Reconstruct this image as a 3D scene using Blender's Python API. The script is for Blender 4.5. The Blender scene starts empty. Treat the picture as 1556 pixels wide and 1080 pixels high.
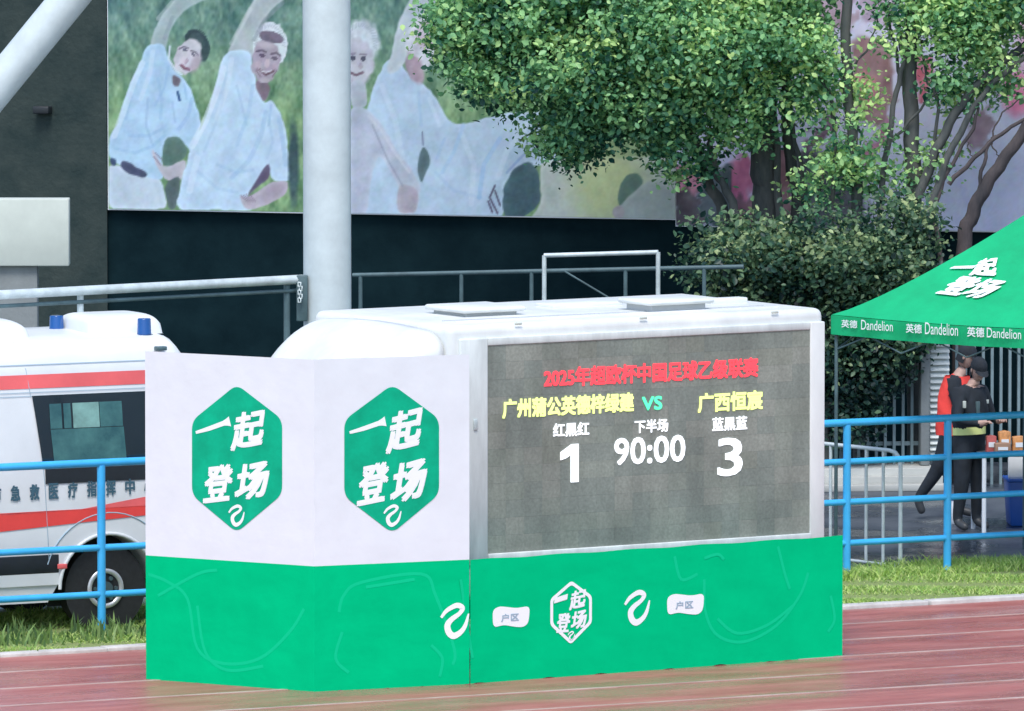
import bpy, bmesh, math, random
import numpy as np
from mathutils import Vector, Matrix
random.seed(7); rng = np.random.default_rng(11)
SC = bpy.context.scene
COL = SC.collection
# ------------------------------------------------------------------ camera, sky, sun, exposure
F = 13600.0; PW, PH = 1556.0, 1080.0
PITCH = math.radians(4.5)
H = 72.0 * math.tan(PITCH + math.atan(512 / F))
cd = bpy.data.cameras.new('camera'); cam = bpy.data.objects.new('camera', cd); COL.objects.link(cam)
cam.location = (0, 0, H); cam.rotation_euler = (math.pi / 2 - PITCH, 0, 0)
cd.sensor_width = 36; cd.lens = 36 * F / PW; cd.clip_start = 1; cd.clip_end = 3000
SC.camera = cam
SUN_EL, SUN_AZ = math.radians(60), math.radians(186)     # azimuth clockwise from +Y
world = bpy.data.worlds.new('World'); SC.world = world; world.use_nodes = True
wn = world.node_tree.nodes; wl = world.node_tree.links
sky = wn.new('ShaderNodeTexSky'); sky.sky_type = 'NISHITA'; sky.sun_disc = False
sky.sun_elevation = SUN_EL; sky.sun_rotation = SUN_AZ; sky.air_density = 1.0; sky.dust_density = 1.5; sky.ozone_density = 1.0
wl.new(sky.outputs[0], wn['Background'].inputs[0]); wn['Background'].inputs[1].default_value = 0.15
sd = bpy.data.lights.new('sun', 'SUN'); sun = bpy.data.objects.new('sun', sd); COL.objects.link(sun)
sd.energy = 1.5; sd.angle = math.radians(20); sd.color = (1.0, 0.97, 0.93)
_d = Vector((math.sin(SUN_AZ) * math.cos(SUN_EL), math.cos(SUN_AZ) * math.cos(SUN_EL), math.sin(SUN_EL)))
sun.rotation_euler = _d.to_track_quat('Z', 'Y').to_euler(); sun.location = _d * 60
SC.view_settings.view_transform = 'Standard'; SC.view_settings.look = 'None'
SC.view_settings.exposure = 0.8; SC.view_settings.gamma = 1.0
SC.cycles.max_bounces = 6

# ------------------------------------------------------------------ measuring helpers
cp, sp_ = math.cos(PITCH), math.sin(PITCH)
def ray(px, py):
    dx = (px - PW / 2) / F; dz = -(py - PH / 2) / F
    return Vector((dx, cp + dz * sp_, -sp_ + dz * cp))
def P(px, py, Y):
    r = ray(px, py); t = Y / r.y
    return Vector((r.x * t, Y, H + r.z * t))
def G(px, py, z=0.0):
    r = ray(px, py); t = (z - H) / r.z
    return Vector((r.x * t, r.y * t, z))
def proj(p):
    y = p[1]; zz = p[2] - H
    d = y * cp - zz * sp_; v = y * sp_ + zz * cp
    return (PW / 2 + F * p[0] / d, PH / 2 - F * v / d)
class Fr:
    """a vertical frame: local x along, y away, z up"""
    def __init__(s, o, yaw): s.o = Vector((o[0], o[1], 0)); s.yaw = yaw; s.c = math.cos(yaw); s.s = math.sin(yaw)
    def on(s, px, py, yl=0.0):
        r = ray(px, py); n = Vector((-s.s, s.c)); q = s.o.xy + n * yl
        t = q.dot(n) / (r.x * n.x + r.y * n.y)
        w = Vector((r.x * t, r.y * t)); return ((w - s.o.xy).dot(Vector((s.c, s.s))), H + r.z * t)
    def loc(s, w):
        d = Vector((w[0], w[1])) - s.o.xy
        return Vector((d.x * s.c + d.y * s.s, -d.x * s.s + d.y * s.c, w[2] if len(w) > 2 else 0))
    def wld(s, x, y, z=0): return Vector((s.o.x + x * s.c - y * s.s, s.o.y + x * s.s + y * s.c, z))
def frame_from(a, b):
    return Fr(a, math.atan2(b.y - a.y, b.x - a.x))
def lin(c):
    return tuple(((v / 255) / 12.92 if v / 255 <= .04045 else ((v / 255 + .055) / 1.055) ** 2.4) for v in c)

# ------------------------------------------------------------------ materials
def N(nt, t, **k):
    n = nt.nodes.new(t)
    for a, b in k.items(): setattr(n, a, b)
    return n
def mat(name, col, rough=.6, metal=0, var=0.0, scale=3.0, bump=0.0, bscale=30.0, spec=.5, stretch=(1, 1, 1), col2=None, emis=None, estr=0, detail=6, rvar=0.0, alpha=None):
    m = bpy.data.materials.new(name); m.use_nodes = True; nt = m.node_tree; b = nt.nodes['Principled BSDF']
    c = tuple(col) + (1,)
    b.inputs['Base Color'].default_value = c; b.inputs['Roughness'].default_value = rough; b.inputs['Metallic'].default_value = metal
    b.inputs['Specular IOR Level'].default_value = spec
    tc = N(nt, 'ShaderNodeTexCoord'); mp = N(nt, 'ShaderNodeMapping'); mp.inputs['Scale'].default_value = stretch
    nt.links.new(tc.outputs['Object'], mp.inputs[0])
    if var or col2:
        nz = N(nt, 'ShaderNodeTexNoise'); nz.inputs['Scale'].default_value = scale; nz.inputs['Detail'].default_value = detail; nz.inputs['Roughness'].default_value = .65
        nt.links.new(mp.outputs[0], nz.inputs[0])
        r = N(nt, 'ShaderNodeValToRGB'); r.color_ramp.elements[0].position = .32; r.color_ramp.elements[1].position = .68
        if col2: c0, c1 = col, col2
        else: c0 = [v * (1 - var) for v in col]; c1 = [min(1, v * (1 + var)) for v in col]
        r.color_ramp.elements[0].color = tuple(c0) + (1,); r.color_ramp.elements[1].color = tuple(c1) + (1,)
        nt.links.new(nz.outputs[0], r.inputs[0]); nt.links.new(r.outputs[0], b.inputs['Base Color'])
        if rvar:
            mr = N(nt, 'ShaderNodeMapRange'); mr.inputs['From Min'].default_value = .35; mr.inputs['From Max'].default_value = .65
            mr.inputs['To Min'].default_value = max(.03, rough - rvar); mr.inputs['To Max'].default_value = min(1, rough + rvar)
            n3 = N(nt, 'ShaderNodeTexNoise'); n3.inputs['Scale'].default_value = scale * .37; n3.inputs['Detail'].default_value = 4
            nt.links.new(mp.outputs[0], n3.inputs[0]); nt.links.new(n3.outputs[0], mr.inputs[0]); nt.links.new(mr.outputs[0], b.inputs['Roughness'])
    if bump:
        n2 = N(nt, 'ShaderNodeTexNoise'); n2.inputs['Scale'].default_value = bscale; n2.inputs['Detail'].default_value = 5
        nt.links.new(mp.outputs[0], n2.inputs[0])
        bp = N(nt, 'ShaderNodeBump'); bp.inputs['Strength'].default_value = 1; bp.inputs['Distance'].default_value = bump
        nt.links.new(n2.outputs[0], bp.inputs['Height']); nt.links.new(bp.outputs[0], b.inputs['Normal'])
    if emis:
        b.inputs['Emission Color'].default_value = tuple(emis) + (1,); b.inputs['Emission Strength'].default_value = estr
    return m
def attr_mat(name, rough=.6, trans=0.0, attr='Col', spec=.4, bump=0):
    m = bpy.data.materials.new(name); m.use_nodes = True; nt = m.node_tree; b = nt.nodes['Principled BSDF']
    a = N(nt, 'ShaderNodeAttribute', attribute_name=attr); nt.links.new(a.outputs['Color'], b.inputs['Base Color'])
    b.inputs['Roughness'].default_value = rough; b.inputs['Specular IOR Level'].default_value = spec
    if trans:
        t = N(nt, 'ShaderNodeBsdfTranslucent'); nt.links.new(a.outputs['Color'], t.inputs['Color'])
        mx = N(nt, 'ShaderNodeMixShader'); mx.inputs[0].default_value = trans
        o = nt.nodes['Material Output']; nt.links.new(b.outputs[0], mx.inputs[1]); nt.links.new(t.outputs[0], mx.inputs[2]); nt.links.new(mx.outputs[0], o.inputs[0])
    return m
M = {}
M['white_body'] = mat('white_van_paint', (.70, .73, .73), .32, var=.06, scale=1.7)
M['truck_white'] = mat('truck_white_paint', (.70, .72, .70), .42, var=.11, scale=2.6, bump=.002, bscale=4, stretch=(1, 1, .35))
M['frame_white'] = mat('screen_frame_paint', (.60, .64, .62), .5, var=.16, scale=6, stretch=(1, 1, .2))
M['roof_seam'] = mat('roof_sealant', (.45, .47, .48), .7)
M['banner_white'] = mat('banner_white_cloth', (.72, .755, .785), .75, var=.03, scale=3, bump=.012, bscale=2.2, spec=.2)
M['banner_green'] = mat('banner_green_cloth', (.0, .50, .20), .85, var=.06, scale=2.5, bump=.012, bscale=2.6, spec=.03)
M['badge_green'] = mat('badge_green_print', (.001, .40, .215), .6, var=.18, scale=4, spec=.15)
M['print_white'] = mat('white_print', (.84, .87, .88), .6)
M['print_pale'] = mat('faint_green_print', (.005, .55, .25), .85, spec=.03)
M['print_grey'] = mat('grey_print', (.33, .45, .53), .6)
M['rubber'] = mat('tyre_rubber', (.018, .02, .022), .75, var=.3, scale=20)
M['black'] = mat('black_plastic', (.015, .02, .024), .5, var=.3, scale=4)
M['chrome'] = mat('steel_rim', (.6, .62, .63), .35, metal=.4)
M['glass'] = mat('dark_window_glass', (.012, .022, .03), .07, spec=.8)
M['inner_glass'] = mat('pale_window_reflection_blind', (.07, .19, .18), .25, col2=(.03, .10, .11), scale=5)
M['blind_pale'] = mat('pale_blind', (.18, .34, .30), .5, var=.3, scale=6)
M['red'] = mat('red_stripe_print', (.80, .07, .06), .4, var=.1, scale=2)
M['red_soft'] = mat('faded_red_stripe_print', (.82, .14, .14), .4, var=.1, scale=2)
M['text_blue'] = mat('grey_blue_lettering', (.05, .12, .16), .5)
M['beacon'] = mat('blue_beacon_plastic', (.0, .07, .27), .15, spec=.8)
M['fence_blue'] = mat('blue_fence_paint', (.05, .42, .80), .35, var=.12, scale=3)
M['steel_white'] = mat('white_painted_steel', (.55, .62, .63), .5, var=.10, scale=3.5, bump=.002, bscale=12)
M['galv'] = mat('galvanised_tube', (.55, .62, .62), .45, metal=.2, var=.2, scale=6)
M['galv_dark'] = mat('weathered_tube', (.07, .12, .13), .5, var=.3, scale=5)
M['wall'] = mat('mottled_dark_render', (.010, .026, .025), .9, col2=(.034, .050, .044), scale=2.4, bump=.01, bscale=18, detail=9)
M['wall_low'] = mat('dark_teal_wall_paint', (.002, .011, .015), .85, col2=(.006, .021, .026), scale=2.0, bump=.004, bscale=14, spec=.08)  # shade of the recess below the posters, put into the wall colour
M['beige'] = mat('beige_painted_panel', (.52, .56, .50), .8, var=.06, scale=4)
M['greypost'] = mat('grey_concrete', (.20, .22, .22), .85, var=.12, scale=4, bump=.004)
M['bark'] = mat('dark_bark', (.035, .048, .052), .9, col2=(.13, .13, .12), scale=5, bump=.02, bscale=14, stretch=(1, 1, .3))
M['bark_red'] = mat('reddish_bark', (.03, .03, .035), .9, col2=(.10, .08, .08), scale=5, bump=.02, bscale=14, stretch=(1, 1, .3))
M['leaf'] = attr_mat('leaf', .45, .36, spec=.5)
M['grass'] = attr_mat('grass_blade', .6, .3)
M['poster'] = attr_mat('printed_vinyl', .55, 0, spec=.35)
M['tent_green'] = mat('green_canopy_fabric', (.001, .38, .145), .55, var=.14, scale=2.2, bump=.012, bscale=4, spec=.4)
M['stone'] = mat('pale_stone_steps', (.42, .43, .40), .6, var=.2, scale=3, stretch=(.3, 1, 1))
M['louver'] = mat('white_louver', (.60, .64, .62), .5, var=.1)
M['bar'] = mat('grey_iron_bar', (.17, .24, .26), .5, var=.2)
M['skin'] = mat('skin', (.42, .27, .22), .55)
M['cloth_black'] = mat('black_uniform_cloth', (.012, .018, .026), .85, var=.4, scale=6, bump=.01, bscale=10)
M['cloth_red'] = mat('red_vest_cloth', (.85, .06, .045), .7, var=.15, scale=5, bump=.01, bscale=12)
M['belt_yellow'] = mat('reflective_yellow_band', (.70, .78, .30), .4)
M['hair'] = mat('black_hair', (.01, .012, .016), .6)
M['shoe'] = mat('dark_shoe', (.04, .045, .05), .5)
M['orange'] = mat('orange_wrapper', (.55, .25, .09), .5, var=.35, scale=20)
M['redbox'] = mat('red_wrapper', (.45, .10, .09), .5, var=.2, scale=20)
M['brown'] = mat('brown_carton', (.30, .18, .12), .7)
M['bluebin'] = mat('blue_plastic_bin', (.01, .08, .36), .4)
M['white_plastic'] = mat('white_plastic', (.72, .76, .80), .4)
M['table_top'] = mat('grey_table_top', (.12, .15, .18), .4, var=.2)

# ------------------------------------------------------------------ mesh helpers
def tag(o, label=None, cat=None, group=None, kind=None):
    if label: o['label'] = label
    if cat: o['category'] = cat
    if group: o['group'] = group
    if kind: o['kind'] = kind
    return o
def thing(name, label, cat, fr=None, loc=None, yaw=0, group=None):
    o = bpy.data.objects.new(name, None); COL.objects.link(o); o.empty_display_size = .2
    if fr: o.location = fr.o; o.rotation_euler = (0, 0, fr.yaw)
    if loc is not None: o.location = loc; o.rotation_euler = (0, 0, yaw)
    return tag(o, label, cat, group)
def link(name, me, m=None, parent=None):
    o = bpy.data.objects.new(name, me); COL.objects.link(o)
    if m is not None and len(me.materials) == 0: me.materials.append(m)
    if parent: o.parent = parent
    return o
class MB:
    def __init__(s): s.v = []; s.f = []; s.sm = []
    def add(s, vs, fs, smooth=False):
        b = len(s.v); s.v += [tuple(v) for v in vs]; s.f += [tuple(i + b for i in f) for f in fs]; s.sm += [smooth] * len(fs); return s
    def box(s, x0, x1, y0, y1, z0, z1):
        return s.add([(x, y, z) for z in (z0, z1) for y in (y0, y1) for x in (x0, x1)],
                     [(0, 2, 3, 1), (4, 5, 7, 6), (0, 1, 5, 4), (2, 6, 7, 3), (0, 4, 6, 2), (1, 3, 7, 5)])
    def tube(s, pts, r, n=10, caps=True):
        pts = [Vector(p) for p in pts]; rs = r if isinstance(r, (list, tuple)) else [r] * len(pts)
        vs = []; up = Vector((0, 0, 1)); a = None
        for i, p in enumerate(pts):
            t = (pts[min(i + 1, len(pts) - 1)] - pts[max(i - 1, 0)]).normalized()
            if a is None: a = t.cross(up if abs(t.z) < .9 else Vector((1, 0, 0))).normalized()
            else: a = (a - t * a.dot(t)).normalized()
            b = t.cross(a)
            for k in range(n):
                q = 2 * math.pi * k / n; vs.append(p + (a * math.cos(q) + b * math.sin(q)) * rs[i])
        fs = [(i * n + k, i * n + (k + 1) % n, (i + 1) * n + (k + 1) % n, (i + 1) * n + k) for i in range(len(pts) - 1) for k in range(n)]
        s.add(vs, fs, True)
        if caps:
            s.add(vs[:n], [tuple(range(n))][::-1]); s.add(vs[-n:], [tuple(range(n))])
        return s
    def prism(s, poly, y0, y1):     # poly in x,z
        n = len(poly); vs = [(x, y0, z) for x, z in poly] + [(x, y1, z) for x, z in poly]
        fs = [tuple(range(n)), tuple(range(2 * n - 1, n - 1, -1))] + [(i, i + n, (i + 1) % n + n, (i + 1) % n) for i in range(n)]
        return s.add(vs, fs)
    def grid(s, fn, nu, nv, smooth=True):
        vs = [fn(i / nu, j / nv) for j in range(nv + 1) for i in range(nu + 1)]; w = nu + 1
        return s.add(vs, [(j * w + i, j * w + i + 1, (j + 1) * w + i + 1, (j + 1) * w + i) for j in range(nv) for i in range(nu)], smooth)
    def mesh(s, name):
        me = bpy.data.meshes.new(name); me.from_pydata(s.v, [], s.f); me.update()
        me.polygons.foreach_set('use_smooth', s.sm); return me
    def build(s, name, m, parent=None, bevel=0, seg=2):
        me = s.mesh(name)
        bm = bmesh.new(); bm.from_mesh(me)
        if bevel:
            bmesh.ops.remove_doubles(bm, verts=bm.verts, dist=1e-5)
            es = [e for e in bm.edges if len(e.link_faces) == 2 and e.calc_face_angle(0) > .6]
            bmesh.ops.bevel(bm, geom=es, offset=bevel, segments=seg, affect='EDGES', profile=.5)
            for f in bm.faces: f.smooth = True
        bmesh.ops.recalc_face_normals(bm, faces=bm.faces)
        bm.to_mesh(me); bm.free()
        if bevel: me.set_sharp_from_angle(angle=math.radians(50))
        return link(name, me, m, parent)
_gc = {}
ONE = ([(0, .80), (.62, 1), (1, 1), (1, 0), (.58, 0), (.58, .74), (.30, .655), (0, .61)], [(0, 1, 5, 6, 7), (1, 2, 3, 4, 5)])
def glyph(txt, bold=0.0):
    """outline of a text as verts 2d in its own bounding box (0..1), and faces"""
    if txt == '1': return np.array(ONE[0]), ONE[1]
    k = (txt, bold)
    if k in _gc: return _gc[k]
    cu = bpy.data.curves.new('t', 'FONT'); cu.body = txt; cu.size = 1; cu.offset = bold; cu.resolution_u = 3; cu.fill_mode = 'BOTH'
    o = bpy.data.objects.new('t', cu); COL.objects.link(o)
    me = bpy.data.meshes.new_from_object(o.evaluated_get(bpy.context.evaluated_depsgraph_get()))
    v = np.array([q.co[:2] for q in me.vertices]); f = [tuple(p.vertices) for p in me.polygons]
    bpy.data.objects.remove(o); bpy.data.curves.remove(cu); bpy.data.meshes.remove(me)
    mn, mx = v.min(0), v.max(0); v = (v - mn) / (mx - mn)
    _gc[k] = (v, f); return _gc[k]
def put_text(name, txt, m, parent, x0, x1, z0, z1, y=-.004, bold=0.0, shear=0.0, rise=0.0, fn=None, thick=0.0):
    v, f = glyph(txt, 0.0); W, Hh = x1 - x0, z1 - z0; mb = MB(); e = bold * Hh
    sh = [(0, 0)] if not bold else [(-e, -e), (e, -e), (-e, e), (e, e), (0, 0)]
    for k, (ex, ez) in enumerate(sh):
        vs = []
        for a, b in v:
            x = x0 + e + a * (W - 2 * e) + shear * (b - .5) * Hh + ex; z = z0 + e + b * (Hh - 2 * e) + rise * (a - .5) * W + ez
            q = fn(x, z) if fn else (x, y, z); vs.append((q[0], q[1] - .0002 * k, q[2]))
        mb.add(vs, f)
    return link(name, mb.mesh(name), m, parent)
def smooth_poly(poly, r, n=5):
    out = []
    for i, p in enumerate(poly):
        a = Vector(poly[i - 1]); b = Vector(p); c = Vector(poly[(i + 1) % len(poly)])
        ra = min(r, (a - b).length * .45); rc = min(r, (c - b).length * .45)
        p0 = b + (a - b).normalized() * ra; p1 = b + (c - b).normalized() * rc
        for k in range(n + 1):
            t = k / n; out.append(tuple(p0 * (1 - t) ** 2 + b * 2 * t * (1 - t) + p1 * t * t))
    return out
def spline(pts, n=6):
    P_ = [Vector(p) for p in pts]; out = []
    for i in range(len(P_) - 1):
        a, b, c, d = P_[max(i - 1, 0)], P_[i], P_[i + 1], P_[min(i + 2, len(P_) - 1)]
        for k in range(n):
            t = k / n
            out.append(.5 * ((2 * b) + (c - a) * t + (2 * a - 5 * b + 4 * c - d) * t * t + (3 * b - 3 * c + d - a) * t ** 3))
    out.append(P_[-1]); return out
def ribbon(mb, pts, w, y=-.004, tube=False):      # pts in x,z
    ps = spline(pts); n = len(ps); vs = []
    for i, p in enumerate(ps):
        t = (ps[min(i + 1, n - 1)] - ps[max(i - 1, 0)]).normalized(); nn = Vector((-t.y, t.x))
        ww = w[0] + (w[1] - w[0]) * i / (n - 1) if isinstance(w, tuple) else w
        if isinstance(w, list): q = i / (n - 1) * (len(w) - 1); k = min(int(q), len(w) - 2); ww = w[k] + (w[k + 1] - w[k]) * (q - k)
        vs += [(p.x + nn.x * ww / 2, y, p.y + nn.y * ww / 2), (p.x - nn.x * ww / 2, y, p.y - nn.y * ww / 2)]
    mb.add(vs, [(2 * i, 2 * i + 1, 2 * i + 3, 2 * i + 2) for i in range(n - 1)])

# ------------------------------------------------------------------ the ground
K0, K1 = G(0, 1000), G(1556, 912)            # track edge
TF = frame_from(K0, K1)                      # frame of the running track: x along, y away
FENCE_Y = TF.loc(G(1440, 870)).y
FENCE_YL = TF.loc(G(153, 969)).y
def struct(name, mb, m, fr=TF, kind='structure', parent=None):
    o = mb.build(name, m, parent)
    if fr: o.location = fr.o; o.rotation_euler = (0, 0, fr.yaw)
    return tag(o, kind=kind)
def wet_mat():
    m = bpy.data.materials.new('wet_asphalt'); m.use_nodes = True; nt = m.node_tree; b = nt.nodes['Principled BSDF']
    tc = N(nt, 'ShaderNodeTexCoord')
    a = N(nt, 'ShaderNodeTexNoise'); a.inputs['Scale'].default_value = .9; a.inputs['Detail'].default_value = 6; nt.links.new(tc.outputs['Object'], a.inputs[0])
    c = N(nt, 'ShaderNodeValToRGB'); e = c.color_ramp.elements
    e[0].position = .38; e[0].color = (.018, .03, .05, 1); e[1].position = .62; e[1].color = (.085, .10, .12, 1)
    nt.links.new(a.outputs[0], c.inputs[0]); nt.links.new(c.outputs[0], b.inputs['Base Color'])
    r = N(nt, 'ShaderNodeMapRange'); r.inputs['From Min'].default_value = .42; r.inputs['From Max'].default_value = .55; r.inputs['To Min'].default_value = .08; r.inputs['To Max'].default_value = .5
    nt.links.new(a.outputs[0], r.inputs[0]); nt.links.new(r.outputs[0], b.inputs['Roughness'])
    n2 = N(nt, 'ShaderNodeTexNoise'); n2.inputs['Scale'].default_value = 25; nt.links.new(tc.outputs['Object'], n2.inputs[0])
    bp = N(nt, 'ShaderNodeBump'); bp.inputs['Distance'].default_value = .01; nt.links.new(n2.outputs[0], bp.inputs['Height']); nt.links.new(bp.outputs[0], b.inputs['Normal'])
    return m
struct('ground', MB().add([(-1500, -1500, 0), (1500, -1500, 0), (1500, 1500, 0), (-1500, 1500, 0)], [(0, 1, 2, 3)]), wet_mat(), None)
M['track'] = mat('wet_red_track', (.30, .080, .068), .31, col2=(.46, .175, .150), scale=2.6, bump=.006, bscale=60, stretch=(.38, 1.5, 1), rvar=.22, detail=9)
struct('running_track', MB().box(-60, 60, -9.9, 0, -.1, .006), M['track'])
M['lane'] = mat('worn_white_lane_paint', (.56, .45, .40), .45, col2=(.36, .20, .17), scale=3, stretch=(.5, 1, 1))
M['lane_faint'] = mat('faded_lane_paint', (.56, .40, .36), .45, col2=(.40, .24, .22), scale=3, stretch=(.5, 1, 1))
for i in range(8):
    y = -1.02 - 1.08 * i
    o = struct('lane_line', MB().box(-60, 60, y - .025, y + .025, 0, .010), M['lane'])
M['turf'] = mat('infield_turf', (.03, .10, .03), .9, var=.3, scale=5)
struct('infield', MB().box(-60, 60, -60, -9.9, -.1, .004), M['turf'])
M['kerb'] = mat('worn_white_kerb', (.62, .61, .58), .8, col2=(.42, .40, .38), scale=4, bump=.01, bscale=12)
kb = thing('track_kerb', None, None, TF); kb['kind'] = 'structure'
del_ = kb
ks = MB().box(0, .985, .0, .17, -.1, .05).build('kerb_stone', M['kerb'], kb, bevel=.012)
for i in range(-8, 26):
    c = ks if i == -8 else ks.copy()
    if i > -8: COL.objects.link(c)
    c.location = (i * 1.0, random.uniform(-.02, .02), random.uniform(-.018, .010)); c.rotation_euler = (0, 0, random.uniform(-.006, .006))
M['soil'] = mat('verge_soil', (.20, .27, .08), .95, col2=(.22, .26, .10), scale=5, bump=.02, bscale=20)
struct('verge', MB().box(-60, 60, .17, FENCE_Y + .45, -.1, .02), M['soil'])
M['pave'] = mat('pale_concrete_pavement', (.26, .30, .26), .6, col2=(.42, .46, .42), scale=1.4, bump=.004)
struct('pavement', MB().box(-60, 3.4, FENCE_Y + .45, FENCE_Y + 6, -.1, .012), M['pave'])

# grass: blades as one mass
def blades(n, xs, ys, hs, cols, lean=.5, w=.012):
    x = rng.uniform(*xs, n); y = ys(n); h = hs(x, y, n)
    a = rng.uniform(0, 2 * math.pi, n); lx = rng.normal(0, lean, n) * h; ly = rng.normal(0, lean, n) * h
    dx, dy = np.cos(a) * w, np.sin(a) * w * .6
    V = np.zeros((n, 5, 3))
    V[:, 0] = np.c_[x - dx, y - dy, np.zeros(n)]; V[:, 1] = np.c_[x + dx, y + dy, np.zeros(n)]
    V[:, 2] = np.c_[x + dx * .8 + lx * .4, y + dy * .8 + ly * .4, h * .6]; V[:, 3] = np.c_[x - dx * .8 + lx * .4, y - dy * .8 + ly * .4, h * .6]
    V[:, 4] = np.c_[x + lx, y + ly, h]
    me = bpy.data.meshes.new('grass'); idx = np.arange(n)[:, None] * 5
    quads = (idx + np.array([0, 1, 2, 3])); tris = (idx + np.array([3, 2, 4]))
    loops = np.concatenate([quads.ravel(), tris.ravel()])
    me.vertices.add(5 * n); me.vertices.foreach_set('co', V.ravel()); me.loops.add(7 * n); me.loops.foreach_set('vertex_index', loops)
    me.polygons.add(2 * n); st = np.concatenate([np.arange(n) * 4, 4 * n + np.arange(n) * 3]); me.polygons.foreach_set('loop_start', st)
    me.update(calc_edges=True)
    cl = np.array([lin(c) for c in cols]); t = rng.random((n, 1)); k = rng.integers(0, len(cols), n)
    cc = cl[k] * (.75 + .5 * t); cc = np.repeat(np.c_[cc, np.ones(n)], 5, 0)
    at = me.attributes.new('Col', 'FLOAT_COLOR', 'POINT'); at.data.foreach_set('color', cc.ravel().astype(np.float32))
    return me
def place(o, fr):
    o.location = fr.o; o.rotation_euler = (0, 0, fr.yaw); return o
GC = [(162, 194, 92), (188, 212, 120), (136, 178, 88), (200, 214, 140), (160, 190, 110)]
yb = FENCE_Y + .45
me = blades(110000, (-5, 15), lambda n: .12 + rng.random(n) ** .95 * (yb - .08), lambda x, y, n: (.022 + .03 * rng.random(n)) * (1 + .5 * np.sin(x * 3 + y * 5)) + .08 * (y > yb - .8) * rng.random(n), GC, .75, .008)
o = place(link('verge_grass', me, M['grass']), TF); tag(o, 'short bright green grass in the strip between track kerb and blue fence', 'grass', kind='stuff')
me = blades(4200, (-5, 3.2), lambda n: FENCE_YL - .1 + rng.normal(0, .22, n), lambda x, y, n: .04 + .19 * rng.random(n) ** 2 * (.3 + .7 * (np.sin(x * 4.1) * np.sin(x * 1.7 + 1) > -.1)), [(120, 150, 84), (140, 168, 104), (96, 128, 80)], .35, .014)
o = place(link('tall_weeds', me, M['grass']), TF); tag(o, 'taller ragged weeds along the foot of the left fence by the ambulance', 'weeds', kind='stuff')

# ------------------------------------------------------------------ back wall with posters
WF = frame_from(P(165, 317, 95.2), Vector((P(1025, 335, 95.2).x, 95.2 - 1.72, 0)))
def wz(px, py): return WF.on(px, py)
wallt = thing('back_wall', 'dark mottled wall behind the truck, painted teal below the posters', 'wall', WF)
zb = wz(165, 317)[1]
MB().box(-8, 16, .05, .6, zb - .02, 9).build('upper_wall', M['wall'], wallt)
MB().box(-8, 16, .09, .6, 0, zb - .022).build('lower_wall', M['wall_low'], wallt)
xl = wz(165, 300)[0]
MB().box(-8, xl - .03, .035, .048, 0.0, 9).build('wall_facing', M['wall'], wallt)
# little fixture with a shadow gap on the wall
a = wz(66, 168); fx = MB().box(a[0] - .09, a[0] + .09, -.10, .034, a[1] - .03, a[1] + .05).build('wall_lamp_housing', M['black'], wallt, bevel=.01)

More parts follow.
